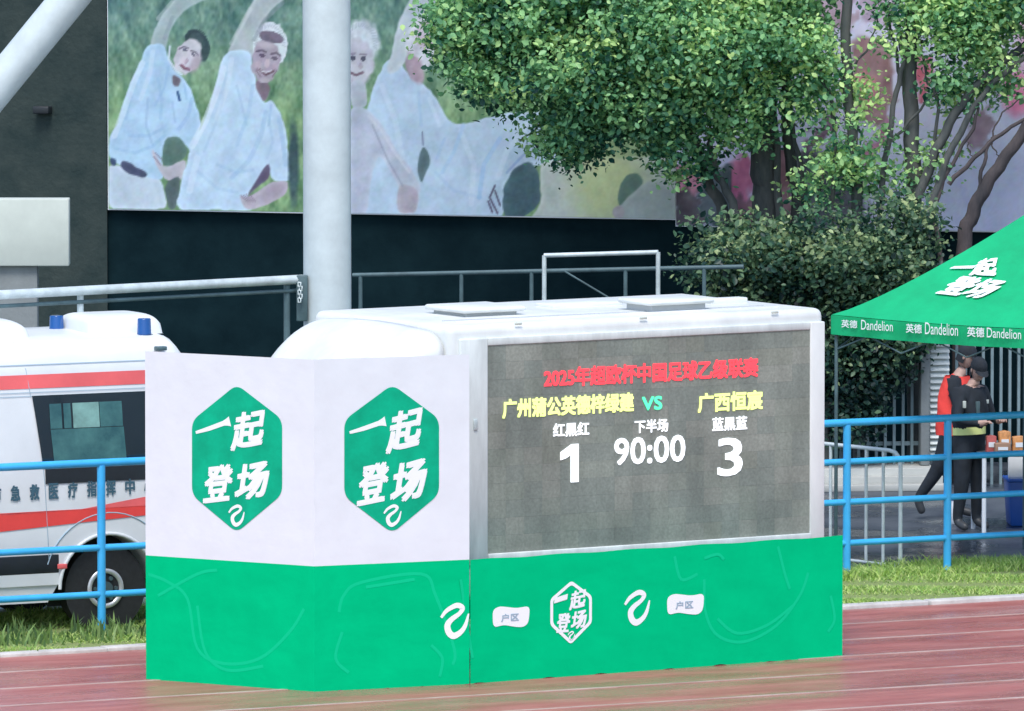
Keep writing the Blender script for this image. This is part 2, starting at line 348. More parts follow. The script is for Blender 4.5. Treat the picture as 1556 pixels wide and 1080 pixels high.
def vnoise(x, y, s, seed=0):
    g = np.random.default_rng(seed).random((256, 256)); X = x / s; Y = y / s
    xi = np.floor(X).astype(int); yi = np.floor(Y).astype(int); fx = X - xi; fy = Y - yi
    fx = fx * fx * (3 - 2 * fx); fy = fy * fy * (3 - 2 * fy)
    q = lambda i, j: g[i % 256, j % 256]
    return (q(xi, yi) * (1 - fx) + q(xi + 1, yi) * fx) * (1 - fy) + (q(xi, yi + 1) * (1 - fx) + q(xi + 1, yi + 1) * fx) * fy
def fbm(x, y, s, seed=0): return .5 * vnoise(x, y, s, seed) + .3 * vnoise(x, y, s / 2.1, seed + 1) + .2 * vnoise(x, y, s / 4.3, seed + 2)
class Paint:
    def __init__(s, X, Y): s.X = X; s.Y = Y; s.C = np.zeros(X.shape + (3,))
    def fill(s, c): s.C[:] = c
    def blend(s, m, c): s.C = s.C * (1 - m[..., None]) + np.array(c, float) * m[..., None] if not isinstance(c, np.ndarray) else s.C * (1 - m[..., None]) + c * m[..., None]
    def poly(s, pts, c, soft=2.4, var=6, seed=3, wob=1.2, rim=1.3):
        pts = [tuple(p) for p in smooth_poly(pts, 14, 3)]
        X = s.X + (vnoise(s.X, s.Y, 9, 50) - .5) * wob * 2; Y = s.Y + (vnoise(s.X, s.Y, 9, 51) - .5) * wob * 2
        ins = np.zeros(X.shape, bool); d = np.full(X.shape, 1e9)
        for i in range(len(pts)):
            x0, y0 = pts[i - 1]; x1, y1 = pts[i]
            if y0 != y1:
                c_ = ((y0 > Y) != (y1 > Y)) & (X < (x1 - x0) * (Y - y0) / (y1 - y0) + x0); ins ^= c_
            vx, vy = x1 - x0, y1 - y0; L = vx * vx + vy * vy + 1e-9
            t = np.clip(((X - x0) * vx + (Y - y0) * vy) / L, 0, 1); d = np.minimum(d, (X - x0 - t * vx) ** 2 + (Y - y0 - t * vy) ** 2)
        sd_ = np.sqrt(d) * np.where(ins, 1, -1); m = np.clip(.5 + sd_ / soft, 0, 1)
        n = (fbm(s.X, s.Y, 30, seed) - .5) * 4 * var + (vnoise(s.X, s.Y, 5, seed + 9) - .5) * var
        edge = np.clip(1 - sd_ / 7, 0, 1) * 10
        f_ = (vnoise(s.X * .8 + s.Y * .35, s.Y * .5 - s.X * .2, 15, seed + 4) - .5) * var * 2.6
        col = np.array(c, float) + (n + f_)[..., None] + edge[..., None] * rim; s.blend(m, col)
    def ell(s, cx, cy, rx, ry, ang, c, soft=.12, var=8, seed=5):
        a = math.radians(ang); dx = s.X - cx; dy = s.Y - cy
        u = (dx * math.cos(a) + dy * math.sin(a)) / rx; v = (-dx * math.sin(a) + dy * math.cos(a)) / ry
        r = np.sqrt(u * u + v * v) + (vnoise(s.X, s.Y, 6, seed + 2) - .5) * .16; m = np.clip((1 - r) / soft + .5, 0, 1)
        n = (fbm(s.X, s.Y, 14, seed) - .5) * 5 * var
        s.blend(m, np.array(c, float) + n[..., None])
    def line(s, pts, w, c, op=1.0):
        d = np.full(s.X.shape, 1e9)
        for i in range(1, len(pts)):
            x0, y0 = pts[i - 1]; x1, y1 = pts[i]; vx, vy = x1 - x0, y1 - y0; L = vx * vx + vy * vy + 1e-9
            t = np.clip(((s.X - x0) * vx + (s.Y - y0) * vy) / L, 0, 1); d = np.minimum(d, (s.X - x0 - t * vx) ** 2 + (s.Y - y0 - t * vy) ** 2)
        s.blend(np.clip((w / 2 - np.sqrt(d)) / 1.5 + .5, 0, 1) * op, c)
def poster(name, label, x0, x1, z0, z1, step, paint, gain=1.0):
    nu = int((x1 - x0) * 143 / step); nv = int((z1 - z0) * 143 / step)
    U, V = np.meshgrid(np.linspace(x0, x1, nu + 1), np.linspace(z0, z1, nv + 1))
    wx = WF.o.x + U * WF.c; wy = WF.o.y + U * WF.s; zz = V - H
    d = wy * cp - zz * sp_; vv = wy * sp_ + zz * cp
    PXX = PW / 2 + F * wx / d; PYY = PH / 2 - F * vv / d
    p = Paint(PXX, PYY); paint(p)
    p.C += ((fbm(PXX, PYY, 22, 77) - .5) * 14 + (vnoise(PXX, PYY, 3.2, 91) - .5) * 8)[..., None] + np.stack([vnoise(PXX, PYY, 7, 92) - .5, vnoise(PXX, PYY, 8, 93) - .5, vnoise(PXX, PYY, 6, 94) - .5], -1) * 7
    c = np.clip(p.C, 0, 255) / 255; c = np.where(c <= .04045, c / 12.92, ((c + .055) / 1.055) ** 2.4) * gain
    co = np.stack([U, np.zeros_like(U) + .004 * np.sin(U * 2.3) * np.sin(V * 1.7), V], -1).reshape(-1, 3)
    n = co.shape[0]; me = bpy.data.meshes.new(name); w = nu + 1
    I, J = np.meshgrid(np.arange(nu), np.arange(nv)); b = (J * w + I).ravel()
    q = np.stack([b, b + 1, b + w + 1, b + w], -1)
    me.vertices.add(n); me.vertices.foreach_set('co', co.ravel()); me.loops.add(q.size); me.loops.foreach_set('vertex_index', q.ravel())
    me.polygons.add(len(q)); me.polygons.foreach_set('loop_start', np.arange(len(q)) * 4); me.update(calc_edges=True)
    at = me.attributes.new('Col', 'FLOAT_COLOR', 'POINT'); at.data.foreach_set('color', np.c_[c.reshape(-1, 3), np.ones(n)].ravel().astype(np.float32))
    t = thing(name, label, 'poster', WF)
    link('print', me, M['poster'], t)
    MB().box(x0 - .01, x1 + .01, .008, .034, z0 - .012, z1 + .01).build('backing_board', M['white_plastic'], t)
    return t
def paint1(p):
    X, Y = p.X, p.Y
    base = np.array([104, 142, 128.]) + (fbm(X * 1.6, Y * .8, 22, 1) - .5)[..., None] * np.array([95, 90, 70.]) + (vnoise(X * 1.5, Y, 6, 8) - .5)[..., None] * 26
    tt = np.clip((Y - 40) / 130, 0, 1)[..., None]; base = base + tt * np.array([18, 18, -12.])
    base -= (np.clip((210 - X) / 60, 0, 1) * np.clip((60 - Y) / 80, 0, 1))[..., None] * np.array([25, 20, 0.])
    p.C[:] = base
    sh = (182, 214, 236); sk = (178, 186, 190); wt = (203, 220, 231)
    p.poly([(226, 75), (240, 30), (262, 3), (280, -25), (330, -25), (320, -2), (290, 8), (264, 32), (254, 60), (250, 95)], (168, 186, 186), 3)
    p.poly([(165, 246), (215, 264), (246, 272), (251, 296), (254, 318), (165, 318)], wt)
    p.poly([(224, 66), (252, 66), (256, 92), (266, 108), (280, 120), (292, 138), (300, 165), (306, 186), (300, 212), (292, 236), (282, 218), (256, 208), (246, 234), (249, 262), (246, 276), (215, 267), (165, 242), (165, 208), (178, 190), (188, 150), (202, 118), (214, 90)], sh)
    p.poly([(250, 208), (272, 206), (283, 222), (286, 236), (270, 248), (250, 255), (246, 238)], (92, 122, 112))
    p.poly([(231, 224), (238, 238), (250, 256), (284, 240), (281, 262), (275, 276), (252, 274), (240, 256), (232, 238)], (192, 190, 198), wob=.6)
    p.poly([(250, 275), (276, 266), (268, 318), (254, 318)], (84, 104, 104))
    p.poly([(184, 243), (202, 249), (226, 264), (220, 271), (200, 266), (184, 256)], (70, 78, 104))
    p.poly([(168, 238), (177, 242), (177, 252), (168, 250)], (60, 78, 110))
    p.poly([(262, 112), (276, 120), (272, 132), (262, 130)], (112, 104, 116))
    p.ell(300, 68, 17, 26, -28, (58, 82, 84)); p.ell(285, 86, 19, 28, 28, (208, 206, 212)); p.ell(276, 42, 0.1, .1, 0, (0, 0, 0))
    for x, y, w_ in ((281, 76, 4), (294, 83, 4)): p.ell(x, y, w_, 2.2, 28, (112, 112, 128))
    p.ell(283, 93, 3, 5, 25, (180, 165, 175)); p.line([(276, 98), (281, 103), (287, 104)], 3, (150, 110, 125))
    p.line([(258, 70), (256, 90), (268, 108), (276, 113)], 3, (215, 230, 238)); p.line([(270, 140), (273, 152)], 4, (60, 95, 140))
    for a_ in ([(225, 150), (222, 190), (232, 220)], [(262, 155), (266, 185)], [(200, 140), (192, 180)]): p.line(a_, 4, (160, 192, 220), .5)
    for pts, w_, op in (([(216, 96), (202, 128), (188, 168), (174, 206)], 9, .55), ([(232, 78), (228, 110), (214, 150)], 7, .4)): p.line(pts, w_, (222, 238, 248), op)
    for pts, w_, op in (([(246, 196), (226, 206), (196, 206)], 5, .35), ([(250, 206), (232, 222), (205, 232), (176, 226)], 5, .35), ([(292, 150), (286, 176), (272, 196)], 6, .4), ([(240, 120), (246, 150), (244, 180)], 5, .4), ([(256, 100), (250, 132), (236, 160)], 4, .4), ([(280, 128), (284, 150)], 4, .4)): p.line(pts, w_, (148, 186, 220), op)
    p.line([(272, 74), (279, 71), (286, 73)], 2.5, (96, 92, 104), .8); p.line([(290, 77), (297, 79), (301, 84)], 2.5, (96, 92, 104), .8)
    p.ell(297, 96, 7, 14, 28, (186, 172, 182), .8, 3); p.line([(274, 99), (280, 105), (288, 106)], 2.5, (122, 84, 100)); p.ell(277, 92, 5, 5, 0, (222, 214, 218), .8, 2)
    for k in range(16): a0 = -2.6 + k * .19; p.line([(298 + 14 * math.cos(a0), 66 + 18 * math.sin(a0)), (299 + 17 * math.cos(a0 + .12), 67 + 22 * math.sin(a0 + .12))], 1.8, (44, 64, 70), .7)
    p.line([(236, 232), (246, 242)], 2, (140, 132, 150), .8); p.line([(234, 238), (244, 250)], 2, (140, 132, 150), .8); p.line([(240, 28), (262, 2)], 6, (206, 214, 212), .5); p.line([(262, 26), (250, 58)], 6, (140, 156, 162), .5)
    # second man
    p.poly([(342, 88), (362, 45), (382, 8), (398, -25), (460, -25), (440, -4), (418, 8), (396, 36), (388, 62), (384, 92), (360, 100)], (178, 190, 190), 3)
    p.poly([(338, 82), (360, 74), (380, 78), (384, 98), (388, 122), (402, 158), (412, 150), (424, 166), (433, 190), (438, 230), (444, 268), (440, 276), (412, 276), (408, 246), (392, 276), (372, 298), (388, 320), (266, 318), (278, 268), (290, 222), (312, 182), (324, 140), (334, 104)], (196, 222, 240))
    p.poly([(409, 243), (412, 270), (388, 286), (374, 300), (390, 272)], (98, 92, 116), wob=.5)
    p.poly([(362, 294), (376, 302), (412, 276), (440, 273), (436, 296), (400, 314), (372, 320)], (180, 172, 184), wob=.8)
    p.poly([(386, 122), (402, 118), (412, 132), (404, 156), (394, 146)], (128, 112, 124))
    p.ell(410, 70, 27, 37, 6, (220, 230, 234), .08, 4); p.ell(404, 92, 22, 32, 6, (176, 166, 178)); p.ell(412, 56, 19, 9, 14, (120, 112, 126))
    for x, y in ((398, 84), (417, 88)): p.ell(x, y, 5, 3, 8, (104, 92, 110))
    p.ell(406, 96, 4, 7, 6, (200, 185, 192)); p.line([(395, 106), (404, 113), (415, 108)], 4, (110, 84, 96)); p.line([(396, 107), (404, 110), (413, 107)], 2, (225, 225, 230)); p.ell(402, 122, 9, 4, 0, (190, 180, 188), .4)
    for a_ in ([(345, 110), (335, 170), (310, 230)], [(408, 175), (414, 215), (406, 240)], [(360, 130), (375, 190)]): p.line(a_, 4, (172, 202, 226), .5)
    for pts, w_, op in (([(340, 104), (328, 142), (312, 184), (292, 222)], 10, .6), ([(352, 90), (346, 130), (330, 180)], 8, .4), ([(300, 240), (288, 290)], 10, .5)): p.line(pts, w_, (226, 240, 250), op)
    for pts, w_, op in (([(404, 170), (396, 208), (378, 244), (352, 270)], 7, .4), ([(384, 130), (378, 170), (360, 220)], 6, .35), ([(424, 180), (430, 216), (434, 250)], 7, .45), ([(330, 250), (360, 262), (384, 258)], 5, .3), ([(300, 260), (330, 286), (360, 292)], 5, .3), ([(412, 160), (408, 190)], 4, .5)): p.line(pts, w_, (158, 192, 224), op)
    p.line([(390, 78), (398, 76), (404, 79)], 3, (88, 78, 92), .8); p.line([(412, 82), (420, 80), (426, 84)], 3, (88, 78, 92), .8)
    p.line([(392, 98), (390, 108), (396, 116)], 2, (130, 108, 122), .8); p.line([(416, 100), (420, 108), (414, 116)], 2, (130, 108, 122), .8); p.ell(404, 68, 14, 5, 6, (196, 184, 192), .8, 2); p.ell(392, 98, 5, 5, 0, (196, 176, 186), .8, 2); p.ell(418, 100, 4, 5, 0, (190, 172, 182), .8, 2)
    for k in range(20): a0 = -3.1 + k * .16; p.line([(410 + 20 * math.cos(a0), 70 + 29 * math.sin(a0)), (410 + 24 * math.cos(a0 + .08), 70 + 33 * math.sin(a0 + .08))], 1.8, (168, 182, 190), .6)
    for k in range(4): p.line([(366 + k * 4, 297 - k), (376 + k * 4, 306)], 1.6, (134, 120, 138), .8)
    p.line([(352, 66), (380, 14)], 7, (212, 218, 216), .5); p.line([(386, 60), (402, 30), (430, 4)], 6, (140, 152, 160), .5)
    p.ell(446, 250, 8, 60, 0, (60, 88, 92), .6)
    # behind and right of the mast
    p.poly([(572, 118), (590, 88), (606, 92), (618, 112), (645, 128), (662, 146), (682, 186), (704, 190), (760, 172), (850, 168), (850, 250), (790, 252), (768, 275), (764, 334), (560, 334), (530, 330), (530, 190), (556, 176)], (188, 212, 232))
    p.poly([(586, 112), (598, 66), (606, 32), (622, -2), (636, -28), (690, -28), (660, 6), (634, 30), (624, 66), (616, 96), (600, 112)], (190, 202, 208), 3)
    p.ell(548, 66, 29, 36, 8, (206, 218, 224), .25, 14); p.ell(543, 96, 25, 36, 4, (196, 198, 208), .2, 8)
    for x, y in ((536, 88), (552, 89)): p.ell(x, y, 4.5, 4, 0, (92, 94, 112))
    p.line([(532, 110), (541, 114), (551, 110)], 4, (120, 96, 112)); p.ell(548, 100, 3, 6, 0, (178, 172, 184)); p.poly([(532, 122), (556, 122), (560, 165), (532, 165)], (178, 188, 198))
    p.poly([(532, 160), (560, 166), (582, 190), (602, 226), (626, 258), (640, 284), (634, 326), (604, 326), (608, 286), (590, 254), (574, 232), (566, 262), (556, 330), (532, 330)], (186, 196, 212), 3)
    p.poly([(606, 276), (636, 284), (634, 324), (602, 324)], (172, 168, 180), 3)
    p.ell(642, 66, 24, 44, 10, (214, 218, 224), .2, 14); p.ell(650, 52, 18, 22, 20, (208, 196, 206), .3); p.ell(630, 104, 12, 24, -20, (178, 160, 172), .3, 12)
    for pts, w_, op in (([(580, 130), (600, 180), (612, 240)], 8, .4), ([(700, 200), (720, 250), (716, 310)], 8, .4), ([(652, 150), (668, 190)], 6, .5), ([(800, 190), (770, 230), (756, 270)], 8, .4)): p.line(pts, w_, (214, 232, 246), op)
    for pts, w_, op in (([(636, 140), (640, 190)], 5, .4), ([(662, 262), (690, 290), (730, 300)], 5, .3), ([(676, 210), (664, 240)], 5, .4)): p.line(pts, w_, (158, 192, 226), op)
    for k in range(22): a0 = -3.2 + k * .16; p.line([(548 + 20 * math.cos(a0), 66 + 26 * math.sin(a0)), (548 + 25 * math.cos(a0 + .1), 66 + 31 * math.sin(a0 + .1))], 2, (170, 182, 192), .7)
    p.line([(530, 82), (540, 81)], 2.5, (120, 112, 128), .8); p.line([(547, 82), (557, 83)], 2.5, (120, 112, 128), .8); p.line([(560, 176), (578, 196), (600, 232), (622, 262)], 4, (212, 220, 230), .6); p.line([(566, 190), (590, 244), (612, 282)], 3, (148, 156, 176), .6)
    p.poly([(643, 218), (656, 240), (648, 262), (639, 282), (633, 250)], (88, 114, 120)); p.line([(642, 200), (643, 220)], 2, (110, 120, 150))
    p.line([(704, 190), (690, 230), (672, 262)], 6, (170, 205, 236), .6); p.line([(760, 210), (735, 250), (728, 300)], 7, (160, 198, 236), .6); p.line([(800, 230), (770, 262)], 4, (140, 165, 205), .7)
    for a_ in ([(752, 282), (744, 300), (756, 324)], [(742, 306), (748, 322)], [(752, 290), (760, 312)]): p.line(a_, 3, (96, 92, 116))
    p.poly([(820, 244), (1030, 236), (1030, 345), (794, 345), (822, 312)], (202, 214, 206), 3)
    p.ell(925, 282, 55, 60, 0, (212, 226, 170), .9, 4)
    p.poly([(784, 252), (806, 244), (819, 262), (822, 308), (792, 334), (766, 334), (762, 300), (772, 268)], (72, 102, 112))
    p.poly([(936, 300), (948, 268), (968, 260), (980, 276), (962, 296), (944, 318)], (108, 138, 124))
    p.poly([(930, 340), (944, 308), (986, 272), (1012, 278), (1030, 300), (1030, 345)], (186, 198, 194), 3); p.ell(940, 322, 9, 10, 0, (192, 184, 188), .3)
x1_ = wz(1026, 330)[0]
x0_ = wz(165, 310)[0]
poster('exercise_poster', 'large poster of elderly people in pale blue shirts stretching one arm overhead', x0_, x1_, zb, zb + 3.0, 2.0, paint1, .80)
def paint2(p):
    p.C[:] = (200, 202, 228); X, Y = p.X, p.Y
    n = fbm(X, Y, 60, 21); p.C += ((n - .5) * 26)[..., None] * np.array([1, .7, .8])
    p.poly([(1020, 255), (1062, 250), (1062, 300), (1020, 300)], (190, 128, 150), 9, 12, wob=9, rim=-1); p.poly([(1020, 290), (1064, 290), (1076, 345), (1020, 345)], (92, 84, 92), 9, 12, wob=9, rim=-1)
    p.poly([(1060, 262), (1116, 246), (1118, 345), (1072, 345)], (84, 96, 104), 9, 12, wob=9, rim=-1); p.poly([(1112, 240), (1146, 236), (1146, 304), (1112, 306)], (196, 118, 152), 9, 12, wob=9, rim=-1)
    p.poly([(1110, 300), (1200, 300), (1200, 352), (1110, 352)], (120, 86, 100), 9, 12, wob=9, rim=-1); p.poly([(1160, 225), (1202, 222), (1206, 345), (1160, 345)], (140, 104, 112), 9, 12, wob=9, rim=-1)
    p.poly([(1206, 232), (1300, 226), (1320, 350), (1206, 350)], (96, 98, 108), 9, 12, wob=9, rim=-1); p.poly([(1215, 222), (1268, 168), (1268, 200), (1222, 238)], (118, 92, 110), 9, 12, wob=9, rim=-1)
    p.poly([(1296, 60), (1352, 60), (1356, 170), (1330, 195), (1296, 170)], (150, 120, 126), 9, 12, wob=9, rim=-1); p.poly([(1298, 110), (1330, 108), (1330, 150), (1300, 158)], (196, 132, 142), 9, 12, wob=9, rim=-1)
    p.poly([(1392, 80), (1420, 84), (1410, 150), (1396, 158)], (196, 110, 130), 9, 12, wob=9, rim=-1); p.ell(1546, 142, 24, 34, 0, (226, 138, 178), .5); p.poly([(1470, 190), (1500, 160), (1512, 190), (1490, 232), (1470, 222)], (142, 122, 138), 9, 12, wob=9, rim=-1)
    p.poly([(1210, -60), (1300, -60), (1300, 40), (1240, 60)], (170, 150, 168), 9, 12, wob=9, rim=-1); p.poly([(1300, -60), (1370, -60), (1360, 40), (1310, 40)], (176, 160, 184), 9, 12, wob=9, rim=-1); p.ell(1600, 60, 50, 70, 0, (210, 150, 180), .5)
    p.poly([(1305, 250), (1345, 175), (1350, 200), (1318, 262)], (176, 120, 150), 9, 12, wob=9, rim=-1); p.line([(1450, 250), (1480, 330)], 10, (188, 188, 220), .6)
z2 = wz(1450, 350)[1]
poster('sports_poster', 'large pinkish white poster behind the tree trunks and green canopy', x1_ + .012, x1_ + 5.6, z2, zb + 3.0, 3.0, paint2, 1.2)

# ------------------------------------------------------------------ mast with raking brace
Y0 = 79.5
ms = thing('steel_mast', 'tall thick white steel mast with a raking brace, standing behind the truck cab', 'mast', loc=P(498, 300, Y0).xy.to_3d())
def rel(o, p): return Vector(p) - o.location
rr = 36.5 / (F / Y0)
b0 = P(498, 400, Y0); b0.z = 0; b1 = P(494, -700, Y0)
MB().tube([rel(ms, b0), rel(ms, b1)], rr, 32).build('column', M['steel_white'], ms)
q0 = P(-460, 690, Y0 - .2); q1 = P(56, 58, Y0 - .2); q2 = q0 + (q1 - q0) * 1.87
MB().tube([rel(ms, q0), rel(ms, q2)], 28 / (F / Y0), 28).build('brace', M['steel_white'], ms)
MB().tube([rel(ms, b0) + Vector((0, 0, 0)), rel(ms, b0) + Vector((0, 0, .04))], rr + .12, 28).build('base_plate', M['galv'], ms)
# bracket and chain at the mast
Y1 = 79.0
R0, R1 = P(-60, 451, 77.2), P(460, 424, 79.4)
rl = thing('handrail', 'pale steel pipe rail ending at the white mast, seen over the ambulance', 'railing', loc=(R0.x, R0.y, 0))
MB().tube([rel(rl, R0), rel(rl, R1)], .042).build('rail', M['galv'], rl)
MB().tube([rel(rl, R0) + Vector((0, .02, -.10)), rel(rl, R1) + Vector((0, .02, -.10))], .018).build('lower_rail', M['galv_dark'], rl)
for px in (122, 430):
    t = (P(px, 440, 78).x - R0.x) / (R1.x - R0.x); q = R0 + (R1 - R0) * t
    MB().tube([rel(rl, Vector((q.x, q.y + .05, q.z))), rel(rl, Vector((q.x, q.y + .05, 0)))], .03).build('post', M['galv'] if px == 122 else M['galv_dark'], rl)
q = P(459, 440, 79.35)
MB().box(q.x - R0.x - .05, q.x - R0.x + .05, q.y - R0.y - .03, q.y - R0.y + .03, q.z - .28, q.z + .13).build('bracket', M['galv_dark'], rl, bevel=.01)
ch = MB()
for k in range(5):
    c = rel(rl, P(455 + (k % 2) * 2, 432 + k * 6, 79.28)); ch.tube([c + Vector((-.012, 0, .018)), c + Vector((.012, -.01, .018)), c + Vector((.012, -.01, -.018)), c + Vector((-.012, 0, -.018)), c + Vector((-.012, 0, .018))], .007, 6)
ch.build('chain', M['galv'], rl)
# beige panel on a grey pier, far left
q = P(50, 400, 84); pn = thing('sign_pier', 'blank beige board on a grey pier at the left edge', 'sign', loc=(q.x, 84, 0))
k = F / 84; xa, xb = (-40 - 50) / k, (106 - 50) / k; zt, zm = P(50, 301, 84).z, P(50, 403, 84).z
MB().box(xa, xb, -.12, .12, zm, zt).build('board', M['beige'], pn, bevel=.01)
MB().box(xa, (57 - 50) / k, -.06, .2, 0, zm - .002).build('pier', M['greypost'], pn, bevel=.01)
# rails by the wall
A, B = P(536, 418, 86.5), P(1130, 405, 85.6)
r2 = thing('wall_rail', 'thin weathered rail along the dark wall behind the truck', 'railing', loc=(A.x, A.y, 0))
MB().tube([rel(r2, A), rel(r2, B)], .022).build('rail', M['galv_dark'], r2)
for t in (.02, .28, .46, .7, .9):
    q = A + (B - A) * t; MB().tube([rel(r2, q), rel(r2, Vector((q.x, q.y, 0)))], .02).build('post', M['galv_dark'], r2)
A, B = P(827, 388, 84.5), P(1000, 383, 84.2)
gf = thing('pipe_frame', 'white rectangular pipe frame standing behind the truck roof', 'frame', loc=(A.x, A.y, 0))
MB().tube([rel(gf, A), rel(gf, B)], .022).build('crossbar', M['galv'], gf)
for q in (A, B): MB().tube([rel(gf, q), rel(gf, Vector((q.x, q.y, 0)))], .022).build('upright', M['galv'], gf)
MB().tube([rel(gf, P(858, 412, 84.45)), rel(gf, P(930, 455, 84.4))], .009).build('stay', M['galv_dark'], gf)
MB().tube([rel(gf, P(827, 470, 84.5)), rel(gf, P(1000, 465, 84.2))], .02).build('stay', M['galv'], gf)

# ------------------------------------------------------------------ LED truck
SF = frame_from(G(714, 1040), G(1280, 998))           # skirt line
TRY = .50
tk = thing('led_screen_truck', 'white box truck carrying a large grey scoreboard screen, parked behind green banners', 'truck', SF)
def ts(px, py, y=TRY): return SF.on(px, py, y)
xL = ts(684, 600)[0]; xR = ts(1256, 600)[0]; zT = ts(970, 482)[1]
W = 2.15; TY1 = TRY + W
wx0, wz0 = ts(742, 838); wx1, wz1 = ts(1232, 509)
wz0 = (ts(742, 836)[1] + ts(1230, 815)[1]) / 2; wz1 = (ts(742, 519)[1] + ts(1232, 507)[1]) / 2
bm_box = MB().box(xL, xR, TRY + .03, TY1, .62, zT)
o = bm_box.build('body', M['truck_white'], tk, bevel=.07, seg=4)
# screen surround, four pieces butted
fz0 = wz0 - .09
MB().box(xL + .10, wx0, TRY, TRY + .06, fz0, zT - .11).build('screen_frame', M['frame_white'], tk, bevel=.012)
MB().box(wx1, xR - .015, TRY, TRY + .06, .64, zT - .11).build('screen_frame', M['truck_white'], tk, bevel=.012)
MB().box(wx0, wx1, TRY + .003, TRY + .06, wz1, zT - .11).build('screen_frame', M['frame_white'], tk, bevel=.008)
MB().box(wx0, wx1, TRY - .015, TRY + .06, fz0, wz0).build('screen_frame', M['frame_white'], tk, bevel=.008)
MB().box(wx0 + .002, wx1 - .002, TRY + .024, TRY + .0299, wz0 + .001, wz1 - .001).build('screen_backing', M['galv_dark'], tk)
NX, NZ = 18, 12
greys = [(.205, .230, .192), (.218, .240, .202), (.196, .220, .190), (.232, .246, .210), (.210, .226, .187)]
def module_mat(g):
    m = mat('led_module_face', g, .6, spec=.3); nt = m.node_tree; b = nt.nodes['Principled BSDF']
    gm = N(nt, 'ShaderNodeNewGeometry'); acc = None
    for sc_, lo, hi, st in ((2.2, .82, 1.17, (1, 1, .6)), (6, .91, 1.10, (1, 1, .35)), (45, .86, 1.14, (1, 1, 1))):
        mp = N(nt, 'ShaderNodeMapping'); mp.inputs['Scale'].default_value = st; nt.links.new(gm.outputs['Position'], mp.inputs[0])
        nz = N(nt, 'ShaderNodeTexNoise'); nz.inputs['Scale'].default_value = sc_; nz.inputs['Detail'].default_value = 3; nt.links.new(mp.outputs[0], nz.inputs[0])
        mr = N(nt, 'ShaderNodeMapRange'); mr.inputs['From Min'].default_value = .3; mr.inputs['From Max'].default_value = .7; mr.inputs['To Min'].default_value = lo; mr.inputs['To Max'].default_value = hi
        nt.links.new(nz.outputs[0], mr.inputs[0])
        if acc is None: acc = mr.outputs[0]
        else:
            k = N(nt, 'ShaderNodeMath', operation='MULTIPLY'); nt.links.new(acc, k.inputs[0]); nt.links.new(mr.outputs[0], k.inputs[1]); acc = k.outputs[0]
    vm = N(nt, 'ShaderNodeVectorMath', operation='SCALE'); vm.inputs[0].default_value = g; nt.links.new(acc, vm.inputs['Scale']); nt.links.new(vm.outputs[0], b.inputs['Base Color'])
    return m
LM = [module_mat(g) for g in greys]
NX, NZ = 18, 12
cw, chh = (wx1 - wx0) / NX, (wz1 - wz0) / NZ
mods = [MB().box(0, cw - .0008, TRY + .012, TRY + .029, 0, chh - .0008).build('led_module', LM[i], None) for i in range(5)]
for o in mods: COL.objects.unlink(o)
mm = [o.data for o in mods]
for j in range(NZ):
    for i in range(NX):
        n = .5 + .5 * math.sin(i * .9 + j * .35) * math.cos(j * .8 - i * .3); k = min(4, int((n * .55 + random.random() * .45) * 5))
        c = bpy.data.objects.new('led_module', mm[k]); COL.objects.link(c); c.parent = tk
        c.location = (wx0 + i * cw, 0, wz0 + j * chh + .002)
for o in mods: bpy.data.objects.remove(o)
def em(name, c, s): return mat(name, tuple(v * .5 for v in c), .5, emis=c, estr=s)
E = {'red': em('led_red_light', (1, .05, .07), .95), 'yel': em('led_yellow_light', (.80, .90, .28), .80), 'grn': em('led_green_light', (.10, .95, .45), .7), 'wht': em('led_white_light', (.9, .93, 1), .85)}
def led(name, txt, m, px0, px1, pyt, pyb, bold=.03):
    x0, za = ts(px0, (pyt + pyb) / 2); x1 = ts(px1, (pyt + pyb) / 2)[0]
    xm = (px0 + px1) / 2; z1, z0 = ts(xm, pyt)[1], ts(xm, pyb)[1]
    return put_text(name, txt, m, tk, x0, x1, z0, z1, y=TRY + .006, bold=bold)
led('title_text', '2025年超欧杯中国足球乙级联赛', E['red'], 827, 1153, 551, 581, .03)
led('team_text', '广州蒲公英德梓绿建', E['yel'], 764, 964, 601, 631, .035)
led('team_text', '广西恒宸', E['yel'], 1061, 1160, 595, 625, .035)
led('versus_text', 'VS', E['grn'], 976, 1007, 602, 623, .04)
led('kit_text', '红黑红', E['wht'], 841, 896, 642, 663, .025)
led('kit_text', '蓝黑蓝', E['wht'], 1083, 1136, 633, 654, .025)
led('half_text', '下半场', E['wht'], 965, 1016, 637, 657, .025)
led('score_digit', '1', E['wht'], 852, 880, 675, 733, .01)
led('score_digit', '3', E['wht'], 1091, 1129, 665, 723, .022)
led('clock_text', '90:00', E['wht'], 934, 1042, 663, 704, .022)
def onf(px, py): return ts(px, py)
for (px, py) in ((722, 645),):
    a_, z_ = onf(px, py); h = MB().box(a_ - .018, a_ + .018, TRY - .012, TRY + .002, z_ - .045, z_ + .045).build('hinge', M['galv'], tk, bevel=.004)
for px in (790, 980, 1180):
    a_, z_ = onf(px, 492 - (px - 790) * .045); MB().box(a_ - .035, a_ + .035, TRY + .018, TRY + .03, z_ - .010, z_ + .010).build('marker_lamp', M['beige'], tk, bevel=.004)
